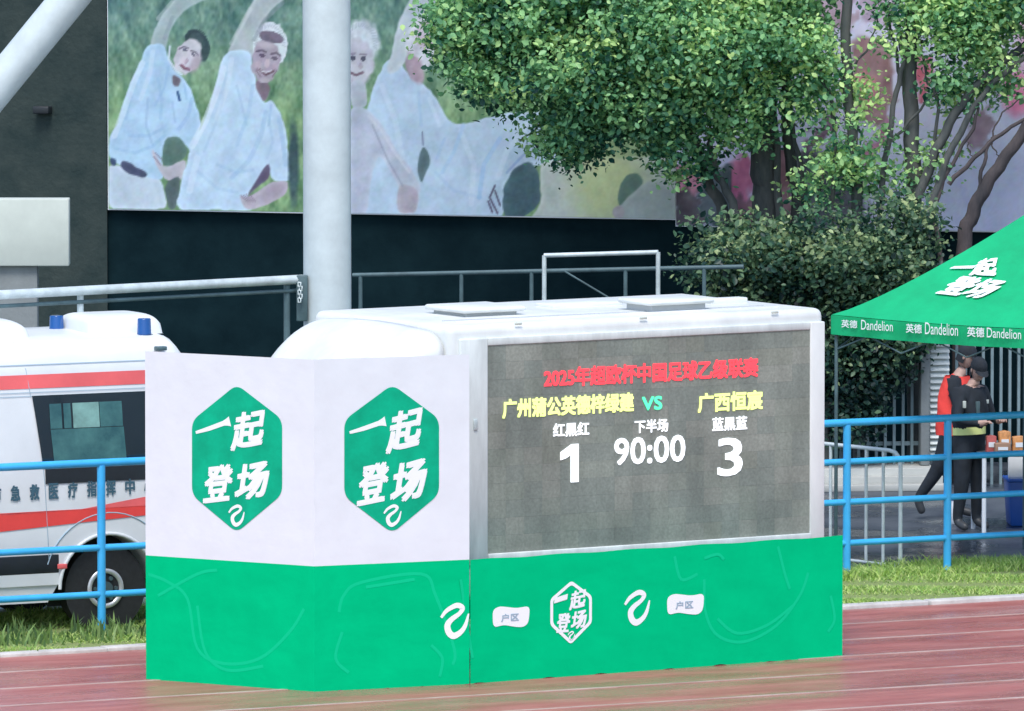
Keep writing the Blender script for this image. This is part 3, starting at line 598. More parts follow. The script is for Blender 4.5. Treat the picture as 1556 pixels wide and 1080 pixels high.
# roof: seams, hatches
def roofxy(px, py, z): w = G(px, py, z); return SF.loc(w)
MB().box(xL + .25, xR - .3, TRY + .28, TRY + .32, zT - .01, zT + .012).build('roof_seam', M['truck_white'], tk, bevel=.004)
MB().box(xL + .25, xR - .3, TRY + .5, TRY + .52, zT - .01, zT + .006).build('roof_seam', M['roof_seam'], tk)
def hatch(px, py, sx, sy, h):
    c = roofxy(px, py, zT + h)
    rim = MB().box(c.x - sx / 2 + .06, c.x + sx / 2 - .06, c.y - sy / 2 + .06, c.y + sy / 2 - .06, zT - .01, zT + h - .045).build('hatch_rim', M['roof_seam'], tk)
    MB().box(c.x - sx / 2, c.x + sx / 2, c.y - sy / 2, c.y + sy / 2, zT + h - .045, zT + h).build('roof_hatch', M['truck_white'], tk, bevel=.02)
hatch(722, 463, .62, .62, .075); hatch(1012, 452, .66, .5, .10)
c = roofxy(880, 464, zT); MB().box(c.x - .35, c.x + .35, c.y - .14, c.y + .14, zT - .01, zT + .03).build('roof_plate', M['truck_white'], tk, bevel=.01)
c = roofxy(1085, 461, zT); MB().box(c.x - .06, c.x + .3, c.y - .07, c.y + .07, zT - .01, zT + .045).build('roof_plate', M['truck_white'], tk, bevel=.01)
# front face of the box, its corner strip
MB().box(xL - .012, xL, TRY + .12, TY1 - .12, 1.0, zT - .14).build('front_bulkhead', M['frame_white'], tk, bevel=.004)
# cab with a rounded wind deflector, lofted
def cabsec(s):
    L = .98
    x = xL - .02 - s * L
    top = zT - .045 - (zT - 2.0) * s ** 1.95
    ins = .02 + .30 * s ** 3.2
    y0, y1 = TRY + .04 + ins * 1.2, TY1 - .03 - ins
    r = .20 + .10 * s; pts = []
    z0 = .45
    cs = [(y0, z0), (y0, top - r)]
    pts = [(x, y0, z0), (x, y0, (z0 + top) / 2)]
    for k in range(9): a = math.pi / 2 * k / 8; pts.append((x, y0 + r * (1 - math.cos(a)) * 1.4, top - r + r * math.sin(a)))
    ym = (y0 + y1) / 2
    for k in (1, 2, 3): pts.append((x, y0 + r * 1.4 + (y1 - y0 - r * 2.8) * k / 4, top + .03 * math.sin(math.pi * k / 4)))
    for k in range(8, -1, -1): a = math.pi / 2 * k / 8; pts.append((x, y1 - r * (1 - math.cos(a)) * 1.4, top - r + r * math.sin(a)))
    pts += [(x, y1, (z0 + top) / 2), (x, y1, z0)]
    return pts
mb = MB(); secs = [cabsec(s / 14) for s in range(15)]; n = len(secs[0])
mb.add([p for q in secs for p in q], [(i * n + k, i * n + k + 1, (i + 1) * n + k + 1, (i + 1) * n + k) for i in range(14) for k in range(n - 1)], True)
b = len(mb.v); mb.f.append(tuple(range(n - 1, -1, -1))); mb.sm.append(False); mb.f.append(tuple(range(14 * n, 15 * n))); mb.sm.append(True)
cab = mb.build('cab', M['truck_white'], tk)
MB().box(xL - 1.03, xL - .99, TRY + .45, TY1 - .42, 1.05, 1.75).build('windscreen', M['glass'], tk, bevel=.01)
def wheel(parent, x, y, r, w, side=-1):
    t = MB().tube([(x, y, r), (x, y + w, r)], r, 40).build('wheel', M['rubber'], parent, bevel=.02)
    yy = y - .006 if side < 0 else y + w + .006
    # rim ring + dark dish + hub
    rg = MB(); n_ = 40; vs = []
    prof = [(r * .48, 0), (r * .46, -.012), (r * .38, -.012), (r * .34, .03)]
    for k in range(n_):
        a = 2 * math.pi * k / n_
        for (q, d) in prof: vs.append((x + q * math.cos(a), yy - side * d if side > 0 else yy + d, r + q * math.sin(a)))
    m_ = len(prof); rg.add(vs, [(k * m_ + j, ((k + 1) % n_) * m_ + j, ((k + 1) % n_) * m_ + j + 1, k * m_ + j + 1) for k in range(n_) for j in range(m_ - 1)], True)
    rg.build('rim', M['chrome'], t)
    hb = MB().tube([(x, yy + .02, r), (x, yy - .02, r)], r * .17, 16)
    for k in range(6):
        a = k * math.pi / 3; hb.tube([(x + r * .27 * math.cos(a), yy + .01, r + r * .27 * math.sin(a)), (x + r * .27 * math.cos(a), yy - .012, r + r * .27 * math.sin(a))], r * .05, 8)
    hb.build('hub', M['galv_dark'], t)
    return t
for x in (xL - .45, xR - 1.0):
    wheel(tk, x, TRY + .10, .36, .22); wheel(tk, x, TY1 - .35, .36, .22, 1)
MB().box(xL - .8, xR - .1, TRY + .4, TY1 - .4, .42, .62).build('chassis', M['black'], tk)

# ------------------------------------------------------------------ folding banner in front of the cab
HB = 2.68
def wavy_panel(x0, x1, z0, z1, amp=.006, bottom=0.0, seed=0, nu=36, nv=24):
    def fn(u, v):
        x = x0 + (x1 - x0) * u; z = z0 + (z1 - z0) * v
        if v == 0 and bottom: z += bottom * (math.sin(u * 23 + seed) * .5 + math.sin(u * 61 + seed) * .3)
        e = min(1, 6 * u, 6 * (1 - u))
        return (x, amp * e * (math.sin(x * 5.1 + z * 1.7 + seed) + .6 * math.sin(x * 2.3 - z * 3.9 + seed * 2)), z)
    return fn, nu, nv
LA, CO, RA = G(222, 1033), G(478, 1052), G(713.3, 1040.3)
zs = .0
LFr, RFr = frame_from(LA, CO), frame_from(CO, RA)
bn = thing('folded_banner', 'tall white and green banner folded at a corner with two green hexagon badges', 'banner', LFr)
Llen = (CO - LA).length; Rlen = (RA - CO).length
def zline(fr, x_px, pyt): return fr.on(x_px, pyt)[1]
zmid = (LFr.on(350, 853)[1] + RFr.on(600, 854)[1]) / 2
ztop = (LFr.on(350, 541)[1] + RFr.on(600, 541)[1]) / 2
hexpx = [[(292, 639), (292, 752), (360, 809), (429, 751), (429, 637), (360, 584)], [(523, 638), (523, 754), (596, 810), (667, 751), (667, 636), (596, 584)]]
def swirl(mb, X, Z, sc, y):
    raw = [(70, 268), (100, 235), (150, 213), (180, 226), (165, 252), (125, 278), (103, 305), (110, 340), (135, 358), (170, 342), (195, 310), (212, 255)]
    pts = [((x - 141) / 146 * sc + X, -(z - 286) / 146 * sc + Z) for x, z in raw]
    w = sc / 146 * 25
    ribbon(mb, pts, [w * .5, w * .8, w, w, w * .8, w, w * 1.25, w * 1.3, w * 1.25, w, w * .8, w * .3], y)
def panel_part(parent, fr, L, loc, rot, hx, seed, trim=False):
    p = bpy.data.objects.new('banner_panel', None)
    fn, nu, nv = wavy_panel(0, L, zmid, ztop, .0, 0, seed)
    w = MB().grid(fn, nu, nv).build('banner_panel', M['banner_white'], parent); w.location = loc; w.rotation_euler = (0, 0, rot)
    fn, nu, nv = wavy_panel(0, L, .0, zmid, .0, .012, seed + 1)
    g = MB().grid(fn, nu, nv).build('green_panel', M['banner_green'], parent); g.location = loc; g.rotation_euler = (0, 0, rot)
    hp = [fr.on(*q) for q in hx]; hp = smooth_poly(hp, .075, 6)
    mb = MB().add([(x, -.003, z) for x, z in hp], [tuple(range(len(hp)))]); bd = mb.build('badge', M['badge_green'], w)
    cx = (hx[2][0]); wpx = (hx[4][0] - hx[0][0]) / 137
    def px(x0, y0): return fr.on(cx + (x0 - 360) * wpx, y0)
    def ch(t, a, b_, c, d, rise, bold=.022, shear=.16):
        x0, z1 = px(a, c); x1, z0 = px(b_, d); zc = fr.on(cx, (c + d) / 2)[1]; hh = (z1 - z0) / 2
        put_text('character', t, M['print_white'], w, x0, x1, z0, z1, y=-.0055, bold=bold, shear=shear, rise=rise)
    # the single long stroke
    st = MB(); ribbon(st, [px(298, 657), px(318, 651), px(340, 643), px(350, 640)], [.022, .036, .04, .085], -.0055); st.build('character', M['print_white'], w)
    ch('起', 354, 403, 622, 683, .20, .030); ch('登', 311, 354, 704, 764, .14, .030); ch('场', 359, 409, 700, 760, .22, .032)
    s = MB(); c0 = px(360, 783); swirl(s, c0[0], c0[1], .155, -.0055); s.build('logo', M['print_white'], w)
    # faint line drawing printed on the green cloth
    f = MB(); 
    D1 = ([(225, 872), (255, 884), (285, 910), (300, 985), (340, 1008), (395, 1000), (440, 960), (462, 925)], [(300, 920), (312, 990), (345, 1018), (400, 1012)], [(240, 905), (300, 872), (330, 866)])
    D2 = ([(515, 930), (522, 905), (548, 885), (640, 872), (662, 905), (690, 985), (688, 1010)], [(520, 960), (510, 1000), (530, 1022)], [(556, 892), (630, 880)], [(655, 980), (672, 1000), (668, 1028)])
    for k_, q in enumerate(D2 if seed else D1):
        ribbon(f, [fr.on(x, y) for x, y in q], .026, -.0008 - .0003 * k_)
    f.build('faint_drawing', M['print_pale'], g)
panel_part(bn, LFr, Llen, (0, 0, 0), 0, hexpx[0], 0)
dl = LFr.loc(CO); panel_part(bn, RFr, Rlen, (dl.x, dl.y, 0), RFr.yaw - LFr.yaw, hexpx[1], 3)
for k, (xx, fr) in enumerate(((.02, LFr), (Llen, LFr))):
    MB().tube([(xx, .035, 0), (xx, .035, ztop - .01)], .016).build('support_pole', M['galv'], bn)
e = LFr.loc(RA); MB().tube([(e.x - .05, e.y + .03, 0), (e.x - .05, e.y + .03, ztop - .03)], .016).build('support_pole', M['galv'], bn)

# ------------------------------------------------------------------ green skirt banner in front of the truck
Slen = (G(1280, 998) - G(714, 1040)).length
sk = thing('skirt_banner', 'low green banner with white logos hiding the lower part of the truck', 'banner', SF)
zS = (SF.on(730, 848)[1] + SF.on(1270, 816)[1]) / 2
def fn(u, v):
    x = .004 + (Slen - .004) * u; z = 0 + zS * v
    if v == 0: z += .010 * math.sin(u * 40) + .006 * math.sin(u * 97)
    if v == 1: z += .004 * math.sin(u * 33)
    return (x, 0, z)
MB().grid(fn, 90, 20).build('cloth', M['banner_green'], sk)
MB().tube([(0.02, .03, zS - .02), (Slen - .02, .03, zS - .02)], .012).build('top_rail', M['galv'], sk)
for t in (.04, .5, .98): MB().tube([(Slen * t, .035, 0), (Slen * t, .035, zS - .02)], .012).build('support_pole', M['galv'], sk)
def sxz(px, py): return SF.on(px, py)
for (lx, ly) in ((691, 943), (968, 923)):
    s = MB()
    fr_, par = (SF, sk) if lx > 714 else (RFr, None)
    c = fr_.on(lx, ly); swirl(s, c[0], c[1], .25, -.0032)
    o = s.build('logo', M['print_white'], sk if par is sk else bn)
    if par is None: o.location = (dl.x, dl.y, 0); o.rotation_euler = (0, 0, RFr.yaw - LFr.yaw)
for (fx_, fy_) in ((775, 937), (1040, 918)):
    raw = [(748, 927), (758, 921), (770, 922), (785, 924), (805, 920), (803, 946), (795, 953), (780, 952), (765, 949), (749, 954)]
    pts = [sxz(x - 776 + fx_ + 1, y - 937 + fy_) for x, y in raw]
    o = MB().add([(x, -.0032, z) for x, z in smooth_poly(pts, .05, 4)], [tuple(range(60 - 10))]).build('flag_logo', M['print_white'], sk)
    a = sxz(fx_ - 14, fy_ + 8); b_ = sxz(fx_ + 13, fy_ - 6); put_text('flag_text', '户区', M['print_grey'], o, a[0], b_[0], a[1], b_[1], y=-.0055, bold=.03)
hx = [(836, 910), (836, 950), (867, 979), (899, 946), (899, 905), (868, 882)]
outer = [Vector(p) for p in smooth_poly([sxz(*q) for q in hx], .03, 4)]; cc = sum(outer, Vector((0, 0))) / len(outer)
inner = [cc + (p - cc) * .87 for p in outer]; n = len(outer)
rg = MB().add([(p.x, -.0032, p.y) for p in outer + inner], [(i, (i + 1) % n, (i + 1) % n + n, i + n) for i in range(n)]).build('hexagon_logo', M['print_white'], sk)
def sch(t, a, b_, c, d, rise=.15, bold=.03):
    x0, z1 = sxz(a, c); x1, z0 = sxz(b_, d); put_text('character', t, M['print_white'], rg, x0, x1, z0, z1, y=-.0032, bold=bold, rise=rise, shear=.15)
sch('一', 842, 862, 906, 913, .2, .05); sch('起', 866, 890, 897, 924); sch('登', 846, 866, 932, 960, 0); sch('场', 868, 891, 928, 954)
s = MB(); c = sxz(868, 966); swirl(s, c[0], c[1], .07, -.0032); s.build('logo', M['print_white'], rg)
f = MB()
for k_, q in enumerate(([(1025, 845), (1035, 880), (1060, 872)], [(1070, 880), (1072, 930), (1090, 965), (1130, 975), (1180, 950), (1215, 905), (1228, 870)], [(1090, 940), (1120, 962), (1165, 950), (1205, 920)], [(1182, 830), (1192, 870), (1200, 895)], [(1262, 905), (1268, 940), (1258, 960)], [(700, 880), (708, 940), (718, 1000)], [(1070, 848), (1090, 842), (1100, 850)])):
    ribbon(f, [sxz(*z) for z in q], .026, -.0008 - .0003 * k_)
tag(f.build('faint_drawing', M['print_pale'], sk), kind='stuff')

# ------------------------------------------------------------------ ambulance
WA = G(164, 958)
AF = Fr(WA, TF.yaw + math.radians(.5))
am = thing('ambulance', 'white ambulance van with red stripes and blue roof beacons behind the left fence', 'ambulance', AF)
def ap(px, py, y=0.0): return AF.on(px, py, y)
zr = ap(150, 514)[1]
XE = ap(262, 600)[0] + .26; XF = XE - 5.8
prof = [(.0, .42), (.0, .75), (.0, 1.1), (.005, 1.35), (.02, 1.6), (.06, 1.95), (.085, 2.12), (.10, 2.30), (.13, 2.43), (.19, 2.53), (.32, 2.59), (.60, 2.61)]
zsc = (zr) / 2.60
prof = [(y, z if z < .8 else .8 + (z - .8) * (zr - .8) / (2.61 - .8)) for y, z in prof]
def side_y(z):
    for (a, b_), (c, d) in zip(prof, prof[1:]):
        if b_ <= z <= d: return a + (c - a) * (z - b_) / (d - b_)
    return prof[0][0] if z < prof[0][1] else prof[-1][0]
AW = 1.98
full = prof + [(AW / 2, prof[-1][1] + .012)] + [(AW - y, z) for y, z in reversed(prof)]
def asec(x):
    top = 1.0; lean = 0
    e = (XE - x)
    if e < .24: q = (1 - e / .24); drop = .26 * q ** 2.4; pinch = .06 * q ** 3
    else: drop = 0; pinch = 0
    fr = x - XF
    if fr < 2.0: ztop = 1.0 + (zr - 1.0) * min(1, max(0, fr / 2.0)) ** .55 if fr > .0 else 1.0
    else: ztop = zr
    out = []
    for y, z in full:
        zz = z
        if z > 1.0: zz = 1.0 + (z - 1.0) * (ztop - 1.0) / (zr - 1.0)
        zz -= drop * max(0, (z - 1.6) / (zr - 1.6)); yy = y + (pinch if y < AW / 2 else -pinch)
        out.append((x, yy, zz))
    return out
xs = [XF + i * .2 for i in range(0, 26)] + [XE - .24, XE - .19, XE - .13, XE - .07, XE - .03, XE]
xs = sorted(set(xs)); mb = MB(); secs = [asec(x) for x in xs]; n = len(full)
mb.add([p for q in secs for p in q], [(i * n + k, (i + 1) * n + k, (i + 1) * n + k + 1, i * n + k + 1) for i in range(len(xs) - 1) for k in range(n - 1)], True)
mb.f.append(tuple(range(n))); mb.sm.append(False); L0 = (len(xs) - 1) * n; mb.f.append(tuple(range(L0 + n - 1, L0 - 1, -1))); mb.sm.append(False)
for i in range(len(xs) - 1): mb.f.append((i * n, i * n + n - 1, (i + 1) * n + n - 1, (i + 1) * n)); mb.sm.append(False)
bd = mb.build('body', M['white_body'], am)
WR = .36; WXR = 0.0; WXF = WXR - 3.3
cut = MB()
for x in (WXR, WXF): cut.tube([(x, -.2, WR + .02), (x, AW + .2, WR + .02)], WR + .085, 32)
co_ = cut.build('cutter', M['black'], am)
md = bd.modifiers.new('b', 'BOOLEAN'); md.object = co_; md.solver = 'EXACT'; md.operation = 'DIFFERENCE'
bpy.context.view_layer.update()
nm = bpy.data.meshes.new_from_object(bd.evaluated_get(bpy.context.evaluated_depsgraph_get())); bd.modifiers.clear(); bd.data = nm
nm.materials.clear(); nm.materials.append(M['white_body']); nm.set_sharp_from_angle(angle=math.radians(35))
bpy.data.objects.remove(co_)
for x in (WXR, WXF):
    wheel(am, x, .05, WR, .22); wheel(am, x, AW - .27, WR, .22, 1)
    MB().box(x - WR - .07, x + WR + .07, .30, .32, .2, 1.0).build('wheel_well', M['black'], am)
def strip(name, x0, x1, z0, z1, m, off=.004, n=6, x0t=None, x1t=None, parent=None):
    x0t = x0 if x0t is None else x0t; x1t = x1 if x1t is None else x1t
    def fn(u, v):
        z = z0 + (z1 - z0) * v; a = x0 + (x0t - x0) * v; b_ = x1 + (x1t - x1) * v
        return (a + (b_ - a) * u, side_y(z) - off, z)
    return MB().grid(fn, 4, n).build(name, m, parent or am)
def az(px, py): return ap(px, py, side_y(ap(px, py)[1]))[1]
def ax(px, py): return ap(px, py)[0]
za, zb_ = az(100, 588), az(100, 567); strip('upper_stripe', XF + 1.9, XE - .25, za, zb_, M['red_soft'])
def seam(z, h=.008, off=.006): strip('body_seam', XF + 1.9, XE - .2, z - h / 2, z + h / 2, M['print_grey'], off, 1)
seam(az(100, 552)); seam(az(100, 594), .006); seam(az(20, 603), .006)
# window: dark surround, glazing, pale reflections painted on as coloured strips
gx0, gx1 = ax(59, 650), ax(214, 650) + .30
gz1, gz0 = az(120, 598), az(120, 708)
win = strip('window', gx0 + .04, gx1, gz0, gz1, M['glass'], .012, 6, x0t=gx0 - .03)
strip('window_lower_panel', gx0 + .06, gx1, az(120, 733), gz0 - .004, M['black'], .008)
x_ = lambda p: ax(p, 650)
strip('pane_reflection', x_(82), x_(192), az(130, 698), az(130, 650), M['inner_glass'], .016, 4, x0t=x_(79), x1t=x_(190), parent=win)
for a, b_, m_ in ((79, 97, 'inner_glass'), (100, 111, 'inner_glass'), (114, 154, 'blind_pale'), (155, 189, 'inner_glass')):
    strip('blind', x_(a), x_(b_), az(130, 649), az(130, 611), M[m_], .016, 4, parent=win)
# lettering
TX = '广州市急救医疗指挥中心'
pitch = 29.0
for k, c in enumerate(TX):
    cx = 197 + (k - 9) * pitch if k != 10 else 226
    cy = 739 + (197 - cx) * .058
    x0 = ax(cx - 7.5, cy); x1 = ax(cx + 7.5, cy); z1, z0 = az(cx, cy - 12), az(cx, cy + 12)
    put_text('lettering', c, M['text_blue'], am, x0, x1, z0, z1, bold=.03, fn=lambda x, z: (x, side_y(z) - .010, z))
# lower stripes: pale band and red, widening to the left
mb = MB(); 
def sp(px, py, off=.006): x, z = ap(px, py, side_y(1.2)); return (x, side_y(z) - off, z)
for name, pts, m_ in (('pale_stripe', [(0, 781), (120, 774), (217, 755), (240, 752), (240, 767), (217, 769), (100, 776), (0, 783)], 'red_soft'),
                      ('lower_stripe', [(-200, 800), (0, 780), (217, 768), (240, 767), (240, 782), (217, 783), (120, 794), (0, 808), (-200, 835)], 'red')):
    MB().add([sp(*q) for q in pts], [tuple(range(len(pts)))]).build(name, M[m_], am)
# door seams
for p0, p1 in (((42, 524), (52, 602)), ((58, 604), (68, 735)), ((68, 736), (74, 850))):
    a = sp(p0[0], p0[1]); b_ = sp(p1[0], p1[1]); q0 = (a[0], side_y(a[2]) - .005, a[2]); q1 = (b_[0], side_y(b_[2]) - .005, b_[2])
    MB().tube([q0, ((q0[0] + q1[0]) / 2, side_y((q0[2] + q1[2]) / 2) - .005, (q0[2] + q1[2]) / 2), q1], .003, 6).build('door_seam', M['print_grey'], am)
# black rubbing strip, sill, marker lamp
zc0, zc1 = az(60, 872), az(60, 843)
mo = MB().box(XF + .5 + 1.3, WXR - WR - .10, -.0032, .02, zc0, zc1).build('side_moulding', M['black'], am, bevel=.01)
MB().box(WXR + WR + .10, XE - .02, -.0032, .02, zc0, zc1).build('side_moulding', M['black'], am, bevel=.01)
a = ap(93, 860); MB().box(a[0] - .045, a[0] + .045, -.03, -.015, a[1] - .022, a[1] + .022).build('marker_lamp', M['red_soft'], mo, bevel=.006)
MB().prism([(XF + 1.6, .27), (WXR - WR - .2, .27), (WXR - WR - .09, .44), (XF + 1.6, .44)], .02, .1).build('sill', M['white_body'], am)
MB().box(XF + .4, XE - .1, .25, AW - .25, .24, .44).build('underbody', M['black'], am, bevel=.03)
arc = [(WXR + (WR + .10) * math.cos(a), -.012, WR + .02 + (WR + .10) * math.sin(a)) for a in [math.pi * k / 20 for k in range(21)]]
MB().tube(arc, .016, 8).build('arch_lip', M['white_body'], am)
arc2 = [(WXR + .01 + (WR + .25) * math.cos(a), side_y(.9) - .003, WR + .05 + (WR + .25) * math.sin(a)) for a in [math.pi * (.1 + .8 * k / 20) for k in range(21)]]
MB().tube(arc2, .006, 6).build('arch_crease', M['print_grey'], am)
# roof equipment
def roofa(px, py, z): return AF.loc(G(px, py, z))
c0 = roofa(105, 505, zr); c1 = roofa(246, 505, zr)
def podfn(x0, x1, y0, y1, z0, h):
    mb = MB(); n_, m_ = 16, 8; vs = []
    def f(u, v):
        q = 2 * abs(u - .5); r_ = (1 - q ** 9) ** .4 if q < 1 else 0; w_ = 2 * abs(v - .5); r2_ = (1 - w_ ** 4) ** .3 if w_ < 1 else 0
        return (x0 + (x1 - x0) * u, y0 + (y1 - y0) * v, z0 - .02 + (h + .02) * r_ * r2_)
    return mb.grid(f, 48, 18)
podfn(ap(104, 495, .95)[0], ap(240, 495, .62)[0], .50, 1.25, zr, .15).build('roof_unit', M['white_body'], am)
c2 = Vector((ap(38, 500, .6)[0], 0, 0)); podfn(c2.x - 1.4, c2.x, .45, 1.4, zr, .15).build('roof_unit', M['white_body'], am)
for px, yy, sc in ((86, 1.05, 1.0), (219, .40, .95)):
    q = ap(px, 495, yy)[0]
    bcn = MB().tube([(q, yy, zr - .03), (q, yy, zr + .125)], [.066 * sc, .060 * sc], 20).build('beacon', M['beacon'], am, bevel=.008)
    bb = MB().tube([(q, yy, zr - .05), (q, yy, zr - .015)], .082 * sc, 20).build('beacon_base', M['black'], bcn)
a = ap(243, 529, .12); MB().box(a[0] - .05, a[0] + .05, .075, .14, a[1] - .018, a[1] + .018).build('corner_lamp', M['galv_dark'], am, bevel=.008)
MB().box(XF + .3, XF + .5, .2, AW - .2, 1.15, 1.6).build('windscreen', M['glass'], am)

# ------------------------------------------------------------------ blue fence in two runs
def fence_run(label, yloc, posts, rails, x0, x1, zoff=0.0):
    t = thing('blue_fence', label, 'fence', TF, group='blue pipe fences beside the track')
    for z in rails:
        MB().tube([(x0, yloc, z), (x1, yloc, z)], .034 if z == max(rails) else .029, 12).build('rail', M['fence_blue'], t)
    for x in posts:
        MB().tube([(x, yloc, -.05), (x, yloc, max(rails) - .02)], .036, 12).build('post', M['fence_blue'], t)
    return t
def tz(px, py, y): return TF.on(px, py, y)
yR, yL = FENCE_Y, FENCE_YL
rz = [tz(1440, q, yR)[1] for q in (635, 694, 755, 817)]
px_ = [tz(q, 700, yR)[0] for q in (1287, 1440)]; stp = px_[1] - px_[0]
fence_run('blue pipe fence with four rails right of the truck', yR, [px_[0] + stp * k for k in range(-1, 5)], rz, px_[0] - stp * 1.6, px_[0] + 5 * stp)
lz = [tz(153, q, yL)[1] for q in (703, 832, 903)]
p0 = tz(154, 800, yL)[0]
fence_run('blue pipe fence with three rails in front of the ambulance', yL, [p0 - stp, p0, p0 + stp], lz, p0 - 3, p0 + stp * 1.3)

# ------------------------------------------------------------------ crowd barrier
BA, BB = G(1240, 849), G(1368, 864)
BF = frame_from(BA, BB); cb = thing('crowd_barrier', 'white tube crowd barrier with rounded corner behind the right fence', 'barrier', BF)
bl = (BB - BA).length; zt = BF.on(1340, 683)[1]; zlo = BF.on(1342, 857)[1]
xa = -1.1
pts = [(bl, 0, 0), (bl, 0, zt - .14), (bl - .02, 0, zt - .06), (bl - .07, 0, zt - .015), (bl - .15, 0, zt), (xa + .15, 0, zt), (xa + .05, 0, zt - .03), (xa, 0, zt - .14), (xa, 0, 0)]
MB().tube(pts, .019, 10).build('outer_tube', M['steel_white'], cb)
MB().tube([(xa, 0, zlo), (bl, 0, zlo)], .014).build('lower_tube', M['steel_white'], cb)
for px in (1342, 1316, 1290, 1262, 1236, 1210, 1184):
    x = BF.on(px, 780)[0]
    if x > xa: MB().tube([(x, 0, zlo), (x, 0, zt)], .015, 8).build('bar', M['steel_white'], cb)
MB().box(bl - .03, bl + .03, -.2, .2, 0, .02).build('foot', M['steel_white'], cb)

# ------------------------------------------------------------------ tent
CY = 81.3
c0w = P(1264, 481, CY); TYAW = math.radians(-39); S3 = 3.0
ze = c0w.z
TN = Fr((c0w.x, c0w.y), TYAW)
tn = thing('canopy_tent', 'green pop-up canopy tent with white lettering at the right edge', 'tent', TN)
apex_h = 1.12
def can(side, u, t):      # side 0 = front-left face; u 0..1 along, t 0..1 up
    a = S3 * (u - .5) * (1 - t); b_ = -S3 / 2 * (1 - t); h = apex_h * (t ** 1.22) - .03 * math.sin(math.pi * u) * (1 - t) ** 2 * 1.0
    c_, s_ = math.cos(side * math.pi / 2), math.sin(side * math.pi / 2)
    return (S3 / 2 + a * c_ - b_ * s_, S3 / 2 + a * s_ + b_ * c_, ze + .02 + h)
VH = .175
for k in range(4):
    MB().grid(lambda u, t: can(k, u, t), 18, 14).build('roof_panel', M['tent_green'], tn)
def val(side, u, v):
    p = Vector(can(side, u, 0)); c_, s_ = math.cos(side * math.pi / 2), math.sin(side * math.pi / 2)
    out = .012 * math.sin(u * 38) * (1 - v) + .01; p += Vector((s_ * out, -c_ * out, 0))
    return (p.x, p.y, p.z - .004 - VH * (1 - v))
for k in range(4): MB().grid(lambda u, v: val(k, u, v), 60, 4).build('valance', M['tent_green'], tn)
for x, y in ((.03, .03), (S3 - .03, .03), (S3 - .03, S3 - .03), (.03, S3 - .03)):
    MB().tube([(x, y, 0), (x, y, ze)], .017, 8).build('leg', M['galv_dark'], tn)
tt_ = MB()
for k in range(4):
    a = Vector((.03, .03, 0)) if k == 0 else Vector((S3 - .03, .03, 0)) if k == 1 else Vector((S3 - .03, S3 - .03, 0)) if k == 2 else Vector((.03, S3 - .03, 0))
    b_ = [Vector((S3 - .03, .03, 0)), Vector((S3 - .03, S3 - .03, 0)), Vector((.03, S3 - .03, 0)), Vector((.03, .03, 0))][k]
    for j in range(4):
        p = a + (b_ - a) * j / 4; q = a + (b_ - a) * (j + 1) / 4; z = ze - .02
        tt_.tube([p + Vector((0, 0, z)), q + Vector((0, 0, z - .28))], .008, 6); tt_.tube([p + Vector((0, 0, z - .28)), q + Vector((0, 0, z))], .008, 6)
tt_.build('scissor_truss', M['galv_dark'], tn)
def tw(u, t): p = can(0, u, t); return TN.wld(p[0], p[1], p[2])
gu = [(u / 160, t / 160) for u in range(161) for t in range(161)]
gp = [(proj(tw(u, t)), (u, t)) for u, t in gu]
def inv(px, py): return min(gp, key=lambda q: (q[0][0] - px) ** 2 + (q[0][1] - py) ** 2)[1]
def canopy_text(txt, q, bold):   # q: four px corners bl, br, tr, tl
    I = [inv(*z) for z in q]; v, f = glyph(txt); mb = MB()
    for k, (ex, ey) in enumerate([(0, 0), (-bold, 0), (bold, 0), (0, -bold), (0, bold), (-bold, -bold), (bold, bold)]):
        vs = []
        for a, b_ in v:
            a = a * (1 - bold) + ex * .5; b_ = b_ + ey
            u = (I[0][0] * (1 - a) + I[1][0] * a) * (1 - b_) + (I[3][0] * (1 - a) + I[2][0] * a) * b_
            t = (I[0][1] * (1 - a) + I[1][1] * a) * (1 - b_) + (I[3][1] * (1 - a) + I[2][1] * a) * b_
            p = can(0, u, t); vs.append((p[0], p[1] - .012 - .0003 * k, p[2] + .014 + .0003 * k))
        mb.add(vs, f)
    o = link('canopy_lettering', mb.mesh('canopy_lettering'), M['print_white'], tn)
canopy_text('一起', [(1434, 418), (1518, 421), (1520, 393), (1462, 400)], .05)
canopy_text('登场', [(1423, 448), (1496, 455), (1536, 430), (1462, 422)], .05)
def vtext(txt, px0, px1, pyt, pyb, bold):
    # point on the valance plane
    x0, z1 = TN.on(px0, pyt, -.03); x1, z0 = TN.on(px1, pyb, -.03); sl = (TN.on(px1, pyt, -.03)[1] - z1)
    put_text('valance_lettering', txt, M['print_white'], tn, x0, x1, TN.on((px0 + px1) / 2, pyb, -.03)[1], TN.on((px0 + px1) / 2, pyt, -.03)[1], y=-.034, bold=bold)
vtext('英德', 1279, 1303, 486, 498, .015); vtext('Dandelion', 1309, 1357, 487, 502, .0)
vtext('英德', 1377, 1401, 492, 506, .015); vtext('Dandelion', 1406, 1456, 491, 509, .0)
vtext('英德', 1470, 1496, 497, 512, .015); vtext('Dandelion', 1500, 1552, 499, 514, .0)

